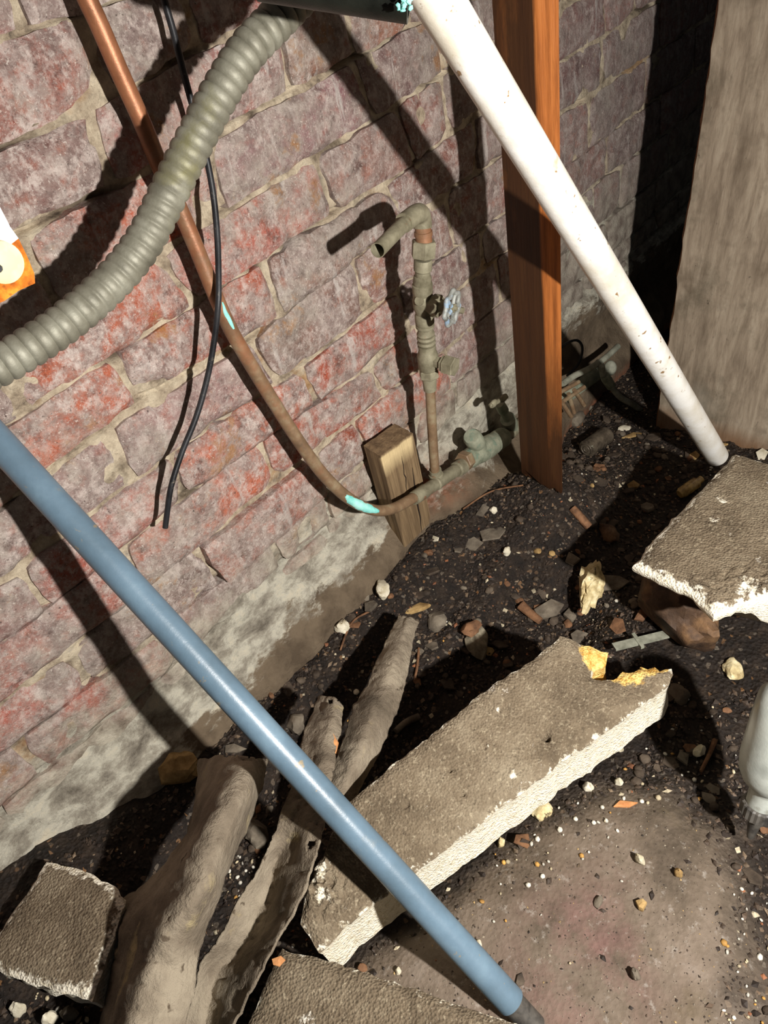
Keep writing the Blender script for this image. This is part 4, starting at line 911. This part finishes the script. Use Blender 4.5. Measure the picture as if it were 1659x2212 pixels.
# yellow crumbly chunk
an, ln = wdir(1262, 1320, 1290, 1205)
rock('foam_chunk', PF(1276, 1265, .02), (ln * .50, .017, .017), (0, -0.1, an), M['yellow_foam'], 'upright-looking crumbly yellow foam chunk on the dirt left of the lump', 'foam chunk', 4, .5, seed=6, sc=2.6)
rock('foam_chunk', PF(1585, 1445, .006), (.016, .011, .006), (.1, 0, .6), M['yellow_foam'], 'small flat yellow foam chip in the shadow right of the long board', 'foam chunk', 3, .4, seed=8)
stones = [  # u, v, half-width px, half-height px, kind, thickness, label
 (740, 1353, 15, 14, 'pale_stone', .009, 'chunky white stone beside the wall left of the twisted strip'),
 (826, 1273, 15, 19, 'pale_stone', .012, 'cream rounded stone at the foot of the wall below the block'),
 (382, 1662, 46, 32, 'tan_stone', .018, 'large ochre-brown rock at the wall base above the curled strip'),
 (717, 1607, 13, 16, 'orange_chip', .007, 'small orange-cream stone sitting on the strip end by the blue pipe'),
 (640, 1562, 18, 22, 'stone', .012, 'grey stone in the shadow between the blue pipe and the strips'),
 (1030, 1388, 28, 30, 'lumpy', .016, 'lumpy grey-white rock in the dirt above the long board'),
 (1015, 1357, 22, 14, 'bark', .010, 'curled reddish brown chip resting on the lumpy rock'),
 (895, 1316, 42, 10, 'tan_stone', .007, 'flat yellowish wood-like chip touching the strip tip'),
 (800, 1308, 16, 14, 'stone', .006, 'thin dark slate chip near the wall left of the yellowish chip'),
 (945, 1340, 22, 20, 'stone', .010, 'mottled grey stone right of the strip tip'),
 (1063, 1150, 32, 20, 'stone', .005, 'large triangular grey slate flake right of the wooden block'),
 (1020, 1176, 22, 15, 'stone', .005, 'squarish grey slate flake below the triangular one'),
 (1042, 1104, 18, 12, 'stone', .005, 'grey flake near the wall below the valve'),
 (1066, 1101, 8, 7, 'pale_stone', .006, 'tiny pale stone touching the grey flake below the valve'),
 (1095, 1191, 9, 8, 'pale_stone', .007, 'small pale angular stone alone in the dark dirt'),
 (1187, 1316, 32, 20, 'stone', .008, 'flat grey stone left of the yellow foam chunk'),
 (1232, 1330, 14, 14, 'stone', .008, 'brownish stone just below the yellow foam chunk'),
 (1235, 1205, 15, 14, 'stone', .008, 'dark stone just left of the yellow foam chunk top'),
 (1250, 1375, 20, 14, 'stone', .006, 'dark flat chip at the upper tip of the long board'),
 (1330, 1398, 0, 0, None, 0, ''),
 (555, 1800, 22, 26, 'stone', .016, 'round grey stone between the curled strip and the holed strip'),
 (500, 1618, 28, 10, 'stone', .005, 'thin pinkish flake at the wall base near the blue pipe'),
 (1466, 1498, 18, 20, 'stone', .010, 'brown stone off the right end of the long board'),
 (1512, 1622, 15, 9, 'pale_stone', .006, 'cream angular stone right of the long board'),
 (1480, 1640, 13, 14, 'stone', .007, 'brown stone left of the cream angular one'),
 (1382, 1856, 9, 9, 'pale_stone', .008, 'white lump with a hard shadow on the concrete patch'),
 (1465, 1886, 8, 8, 'tan_stone', .007, 'small tan lump on the concrete right of the white one'),
 (1385, 1955, 13, 9, 'tan_stone', .007, 'flat tan lump in the middle of the concrete patch'),
 (1373, 2105, 9, 10, 'stone', .007, 'dark pitted lump on the lower concrete patch'),
 (1270, 1700, 10, 9, 'pale_stone', .007, 'round crusty bead cluster below the long board'),
 (1337, 1690, 8, 7, 'pale_stone', .006, 'white lump on the dirt below the long board'),
 (1337, 1615, 8, 9, 'pale_stone', .007, 'white shell-shaped lump touching the long board edge'),
 (1172, 1752, 24, 14, 'yellow_foam', .007, 'crusty foam crumb cluster under the long board edge'),
 (1083, 1820, 9, 9, 'yellow_foam', .006, 'small crusty crumb lower down the long board edge'),
 (1245, 1560, 0, 0, None, 0, ''),
 (1320, 1010, 0, 0, None, 0, ''),
 (1243, 905, 22, 18, 'stone', .012, 'dark stone at the right foot of the post'),
 (1268, 880, 12, 9, 'stone', .008, 'small dark stone behind the can'),
 (1350, 925, 14, 9, 'pale_stone', .003, 'scrap of silvery foil-like flake right of the can'),
 (1368, 940, 22, 9, 'tan_stone', .003, 'tan crumpled flake beside the silvery one'),
 (1202, 1102, 10, 9, 'tan_stone', .005, 'yellow-brown pebble left of the short brown stick'),
 (1367, 1049, 12, 10, 'tan_stone', .006, 'tan pebble left of the glass vial'),
 (1397, 1096, 13, 12, 'stone', .007, 'grey pebble below the glass vial'),
 (1315, 1150, 18, 24, 'dried', .010, 'crumpled dark brown dried leaf above the yellow foam chunk'),
 (1318, 1262, 34, 20, 'stone', .004, 'long grey slate flake right of the yellow foam chunk'),
 (1385, 1330, 18, 14, 'bark', .007, 'dark brown chip below the leathery lump'),
 (960, 1085, 0, 0, None, 0, ''),
 (1350, 1738, 24, 9, 'orange_chip', .003, 'orange splinter of wood on the concrete edge'),
 (1160, 1900, 0, 0, None, 0, ''),
 (1035, 2040, 7, 8, 'pale_stone', .005, 'small white oval pebble right of the blue pipe'),
 (860, 2097, 6, 6, 'pale_stone', .004, 'white bead in the dark wedge by the lower board'),
 (600, 2075, 16, 9, 'orange_chip', .003, 'orange-brown wood flake on the corner of the lower board'),
 (150, 2190, 18, 12, 'stone', .010, 'grey stone below the small square board'),
 (40, 2180, 16, 10, 'pale_stone', .010, 'white stone at the bottom left corner'),
 (110, 2200, 14, 10, 'pale_stone', .009, 'white lump right of the bottom left corner stone'),
]
def flake_mb(n, sd, th, squash=1.0):
    rg = random.Random(sd); ang = sorted(2 * math.pi * (k + rg.uniform(-.28, .28)) / n for k in range(n)); rr = [rg.uniform(.68, 1.1) for _ in ang]
    top = []; 
    for a_, r_ in zip(ang, rr): top.append(Vector((math.cos(a_) * r_, math.sin(a_) * r_ * squash, th * rg.uniform(.6, 1.0))))
    mid = [Vector((p.x * 1.06, p.y * 1.06, 0)) for p in top]; bt2 = [Vector((p.x * .95, p.y * .95, -th)) for p in top]; c = Vector((rg.uniform(-.2, .2), rg.uniform(-.2, .2), th * 1.25))
    v = top + mid + bt2 + [c]; f = [(k, (k + 1) % n, 3 * n) for k in range(n)] + [(n + k, n + (k + 1) % n, (k + 1) % n, k) for k in range(n)] + [(2 * n + k, 2 * n + (k + 1) % n, n + (k + 1) % n, n + k) for k in range(n)] + [tuple(reversed(range(2 * n, 3 * n)))]
    return v, f
M['lumpy'] = cloudy('grey_lump', [(0.3, lin(84, 76, 62)), (0.5, lin(130, 120, 100)), (0.7, lin(186, 176, 152))], 60, 8, 0.9, 0.003, 150)
for i, (u, v, hw_, hh, kind, th_, lab) in enumerate(stones):
    if not kind: continue
    dh = {717: .13, 600: .071, 1015: .02}.get(u, th_ * 0.55)
    c = PZ(717, 1607, .142) if u == 717 else (PZ(600, 2075, .108) if u == 600 else PF(u, v, dh))
    dpt = (c - Vector((0, 0, CAMZ))).dot(Vector(c2w((0, 0, 1)))); s_ = dpt / FPX
    nmz = {'pale_stone': 'pale_stone', 'tan_stone': 'tan_stone', 'stone': 'grey_stone', 'orange_chip': 'wood_chip', 'bark': 'bark_chip', 'yellow_foam': 'foam_crumb', 'dried': 'dried_leaf', 'lumpy': 'grey_stone'}[kind]
    cat_ = {'grey_stone': 'stone', 'pale_stone': 'stone', 'tan_stone': 'stone', 'wood_chip': 'wood chip', 'bark_chip': 'wood chip', 'foam_crumb': 'foam crumb', 'dried_leaf': 'leaf'}[nmz]
    if kind in ('stone', 'bark', 'orange_chip', 'tan_stone') and th_ <= .0085 and hw_ > 10:
        v_, f_ = flake_mb(R.choice((4, 5, 6)), i + 50, 1.0); Rm = Matrix.Rotation(-0.75 + R.uniform(-.15, .15), 3, 'Z') @ Matrix.Rotation(R.uniform(-.25, .25), 3, 'X')
        tag(obj(nmz, MB().add([c + Rm @ Vector((p.x * hw_ * s_ * 1.1, p.y * hh * s_ * 1.35, p.z * th_ * .45)) for p in v_], f_), M[kind], smooth=0), lab, cat_); continue
    rock(nmz, c, (hw_ * s_ * 1.05, hh * s_ * 1.25, th_), (R.uniform(-.2, .2), R.uniform(-.2, .2), -0.55 + R.uniform(-.1, .1)), M[kind], lab, {'grey_stone': 'stone', 'pale_stone': 'stone', 'tan_stone': 'stone', 'wood_chip': 'wood chip', 'bark_chip': 'wood chip', 'foam_crumb': 'foam crumb', 'dried_leaf': 'leaf'}[nmz], 3, .34, seed=i + 1)
# can, vial, sticks
a, b = PF(1270, 968, .014), PF(1312, 938, .014); d = (b - a).normalized(); can = obj('tin_can', lathe(MB(), a - d * .004, b, [(0, .012), (.0015, .0150), (.004, .0145), ((b - a).length - .004, .0145), ((b - a).length, .0152), ((b - a).length + .003, .0135)], 32), M['tin'], smooth=40)
tag(can, 'small tarnished tin can lying on its side right of the post', 'can')
mb = MB()
for q in range(2):
    ringr = .010 - q * .005; tube(mb, [a - d * .0042 + (d.orthogonal().normalized() * math.cos(t) + d.cross(d.orthogonal().normalized()) * math.sin(t)) * ringr for t in [2 * math.pi * k / 20 for k in range(21)]], .0009, 6)
obj('embossed_ring', mb, M['tin'], can, smooth=60)
a, b = PF(1468, 1068, .010), PF(1516, 1034, .012); L_ = (b - a).length
vi = tag(obj('glass_vial', lathe(MB(), a, b, [(0, .006), (.004, .0085), (L_ * .75, .0085), (L_ * .85, .005), (L_, .005)], 20), M['amber'], smooth=50), 'small amber glass vial half hidden beside the right board', 'vial')
def stick(px, r, mat, label, name='stick', dh=0.004, r2_=None):
    P = [PF(u, v, dh) for u, v in px]; sp = spline(P, 6); n = len(sp)
    o = obj(name, tube(MB(), sp, [r * (1 - k / n) + (r2_ or r) * k / n for k in range(n)], 10, wob=.3), M[mat], smooth=60); return tag(o, label, 'stick')
stick([(1236, 1098), (1254, 1118), (1272, 1138)], .0062, 'bark', 'short thick brown stick right of the grey flakes', dh=.007)
stick([(1125, 1308), (1145, 1325), (1168, 1342)], .0068, 'bark', 'stubby dark brown stick below the slate flakes', dh=.007, r2_=.005)
stick([(1545, 1598), (1532, 1630), (1514, 1666)], .0030, 'bark', 'thin brown twig right of the long board', 'twig', .004, .0018)
stick([(735, 1405), (760, 1345), (800, 1320)], .0014, 'bark', 'thin dark twig left of the twisted strip', 'twig', .004)
stick([(905, 1400), (901, 1440), (896, 1465)], .0018, 'bark', 'straight dark splinter right of the twisted strip', 'twig', .004)
stick([(1000, 1100), (1060, 1062), (1130, 1048)], .0013, 'bark', 'long thin dark root lying along the wall by the post', 'root', .004)
stick([(855, 1580), (875, 1562), (905, 1548)], .0045, 'stone', 'pale stubby stick in the shadow of the long board', dh=.006)
pc = empty('plastic_clip', PF(1390, 1385, .004), 'flat grey plastic bar with a small cross piece behind the long board', 'plastic piece')
a, b = PF(1326, 1398, .022), PF(1448, 1368, .010)
def barbox(a, b, w, t_):
    d = (b - a).normalized(); s_ = d.cross(Vector((0, 0, 1))).normalized() * w; k = Vector((0, 0, t_)); v = [a - s_ - k, a + s_ - k, a + s_ + k, a - s_ + k, b - s_ - k, b + s_ - k, b + s_ + k, b - s_ + k]
    return MB().add(v, [(0, 3, 2, 1), (4, 5, 6, 7), (0, 1, 5, 4), (1, 2, 6, 5), (2, 3, 7, 6), (3, 0, 4, 7)])
obj('bar', barbox(a, b, .0052, .0016), M['grey_plastic'], pc, smooth=0)
m_ = a.lerp(b, .42); s_ = (b - a).cross(Vector((0, 0, 1))).normalized()
obj('cross_piece', barbox(m_ - s_ * .011 + Vector((0, 0, .001)), m_ + s_ * .011 + Vector((0, 0, .001)), .0022, .0022), M['grey_plastic'], pc, smooth=0)
# squeeze bottle at the right edge, nose down
tip = PZ(1620, 1808, .040); topb = PD(1756, 1400, (tip - Vector((0, 0, CAMZ))).dot(Vector(c2w((0, 0, 1)))) - 0.10)
d = (topb - tip).normalized(); bt_ = empty('squeeze_bottle', tip, 'cloudy grey squeeze bottle with black ribbed cap and nozzle, nose down at the right edge', 'bottle')
obj('nozzle', lathe(MB(), tip, topb, [(0, .0028), (.004, .0036), (.022, .0062), (.030, .0085)], 24), M['dust_black'], bt_, smooth=60)
cr = [(.030, .0125), (.0315, .0155), (.043, .0155), (.0445, .0140)]
mb = MB(); lathe(mb, tip, topb, cr, 40)
for i_, p in enumerate(mb.v):
    if (i_ % 2) == 0: ax_ = tip + d * (p - tip).dot(d); mb.v[i_] = ax_ + (p - ax_) * 0.94
obj('ribbed_cap', mb, M['dust_black'], bt_, smooth=20)
obj('bottle_body', lathe(MB(), tip, topb, [(.0445, .0125), (.060, .0125), (.066, .0145), (.073, .022), (.082, .0262), (.095, .028), (.14, .028), (.162, .027), (.172, .020)], 40), M['bottle'], bt_, smooth=60)

# scattered pebbles and flakes that can be picked apart, then the uncountable grit
def clear(x, y, r=0.004):
    return all(sdist(pl[::6], x, y) < -r for pl, _ in KEEP)
def seen(p):
    q = p - Vector((0, 0, CAMZ)); c = Vector(c2w((1, 0, 0))), Vector(c2w((0, 1, 0))), Vector(c2w((0, 0, 1))); z = q.dot(c[2])
    u = q.dot(c[0]) / z * FPX + CX; v = q.dot(c[1]) / z * FPX + CY; return -10 < u < 1670 and -10 < v < 2222, u, v, z
protos = []
for i in range(6):
    v_, f_ = ICO2 if i < 4 else flake_mb(5 + i % 2, i + 90, .22); mb = MB(); V = []
    for p in v_:
        q = p.copy() if i >= 4 else p * (1 + .3 * noise.noise(p * 1.5 + Vector((i * 3, 1, 2)))); q.z *= 0.62 if i < 4 else 1
        V.append(q)
    mb.add(V, f_); protos.append(mb)
PM = []
for i, mb in enumerate(protos):
    for mk in ('stone', 'tan_stone', 'pale_stone', 'bark', 'dark_stone'):
        me = bpy.data.meshes.new('pebble'); me.from_pydata([tuple(p) for p in mb.v], [], mb.f); me.materials.append(M[mk]); me.shade_smooth(); me.set_sharp_from_angle(angle=math.radians(30)); PM.append((i, mk, me))
Rp = random.Random(21); cnt = {'pebble': 0, 'flake': 0}; tries = 0
while (cnt['pebble'] < 230 or cnt['flake'] < 110) and tries < 20000:
    tries += 1
    x, y = Rp.uniform(-.15, 1.0), Rp.uniform(-.02, .555)
    if not clear(x, y, .006): continue
    k = conc_k(x, y)
    if Rp.random() < k * .93: continue
    z = fz(x, y); ok, u, v, dz = seen(Vector((x, y, z)))
    if not ok or (x < 0.2 and y > .5): continue
    fl = Rp.random() < .33; key = 'flake' if fl else 'pebble'
    if cnt[key] >= (110 if fl else 230): continue
    r_ = (Rp.uniform(.0036, .0062) if not fl else Rp.uniform(.006, .012)) * (1.0 if dz < .9 else 1.15)
    mk = Rp.choices(('dark_stone', 'stone', 'tan_stone', 'pale_stone', 'bark'), (9, 1.2, .5, .35 if y > .3 else .8, 1.5))[0]
    me = Rp.choice([m for i, q, m in PM if q == mk and ((i >= 4) == fl)])
    o = bpy.data.objects.new(key, me); COL.objects.link(o); o.location = (x, y, z + r_ * (.12 if fl else .3)); o.scale = (r_, r_ * Rp.uniform(.6, 1), r_ * (0.7 if fl else 1)); o.rotation_euler = (Rp.uniform(-.4, .4), Rp.uniform(-.4, .4), Rp.uniform(0, 6.3))
    if fl: tag(o, 'thin slaty flake lying loose in the dark dirt', 'flake', 'loose flakes in the dirt')
    else: tag(o, 'small rough pebble lying loose in the dark dirt', 'pebble', 'loose pebbles in the dirt')
    cnt[key] += 1
def grit(n, lo, hi, cols, accept, name, label, sub='tet', seed=0, flat=.5):
    rg = random.Random(seed); V = []; F = []; C = []; k_ = 0; t_ = 0
    v0, f0 = ICO1 if sub == 'ico' else ([Vector((1, 0, 0)), Vector((0, 1, 0)), Vector((-1, .2, 0)), Vector((0, -1, .1)), Vector((.1, 0, 1)), Vector((0, .1, -1))], [(0, 1, 4), (1, 2, 4), (2, 3, 4), (3, 0, 4), (1, 0, 5), (2, 1, 5), (3, 2, 5), (0, 3, 5)])
    while k_ < n and t_ < n * 12:
        t_ += 1; p = accept(rg)
        if p is None: continue
        k_ += 1; r_ = lo + (hi - lo) * rg.random() ** 2.2; m = Matrix.Rotation(rg.uniform(0, 6.3), 3, 'Z') @ Matrix.Rotation(rg.uniform(-.8, .8), 3, 'X')
        a_, b_ = rg.uniform(.5, 1), flat * rg.uniform(.5, 1.2); c = lin(*rg.choices([q for q, _ in cols], [w for _, w in cols])[0]); g = rg.uniform(.6, 1.25); c = (c[0] * g, c[1] * g, c[2] * g, 1); o_ = len(V)
        for q in v0:
            j = 1 + (rg.uniform(-.3, .3) if sub != 'ico' else rg.uniform(-.12, .12)); V.append(p + m @ Vector((q.x * r_ * j, q.y * r_ * a_ * j, q.z * r_ * b_ * j)))
            C.append(c)
        F += [tuple(i + o_ for i in f) for f in f0]
    mb = MB(); mb.v = V; mb.f = F; mb.m = [0] * len(F); mb.c = C
    return tag(obj(name, mb, M['chips'], smooth=0 if sub != 'ico' else 180), label, 'debris', None, 'stuff')
def acc_soil(rg):
    x, y = rg.uniform(-.25, 1.15), rg.uniform(-.08, .55)
    if rg.random() < conc_k(x, y) * .97 or not clear(x, y, .0): return None
    if rg.random() < .35 * sm(.7, 1.0, x): return None
    z = fz(x, y); return Vector((x, y, z + .0006))
grit(26000, .0011, .0046, [((40, 31, 25), 6), ((62, 50, 40), 5), ((88, 72, 58), 3), ((120, 102, 82), 1.6), ((150, 96, 64), .3), ((200, 186, 156), .45)], acc_soil, 'dirt_crumbs', 'loose dark crumbs of soil, chips and grit covering the floor', seed=5)
s1poly = KEEP[0][0]
def acc_bead(rg):
    x, y = rg.uniform(-.15, .9), rg.uniform(-.08, .5)
    if not clear(x, y, .0): return None
    d = -sdist(s1poly[::8], x, y); z = fz(x, y); ok, u, v, dz = seen(Vector((x, y, z)))
    if not ok: return None
    w = .008
    if y < .22 and d < .06: w = .16
    if u > 1560 and v > 1850: w = .4
    if u < 230 and v > 2080: w = 1.0
    if 470 < u < 560 and 1780 < v < 1950: w = 1.0
    return Vector((x, y, z + .0012)) if rg.random() < w else None
grit(800, .0012, .0032, [((232, 226, 210), 5), ((206, 190, 156), 2), ((200, 150, 76), .6)], acc_bead, 'foam_beads', 'scattered white foam beads and crumbs', 'ico', seed=9, flat=.95)
def acc_conc(rg):
    x, y = rg.uniform(.0, .7), rg.uniform(-.1, .3)
    if conc_k(x, y) < .3 or not clear(x, y, .0): return None
    return Vector((x, y, fz(x, y) + .0003))
grit(2000, .0004, .0013, [((78, 66, 56), 4), ((150, 138, 120), 3), ((190, 160, 110), .5)], acc_conc, 'concrete_grit', 'fine grit and specks on the concrete patch', seed=13)
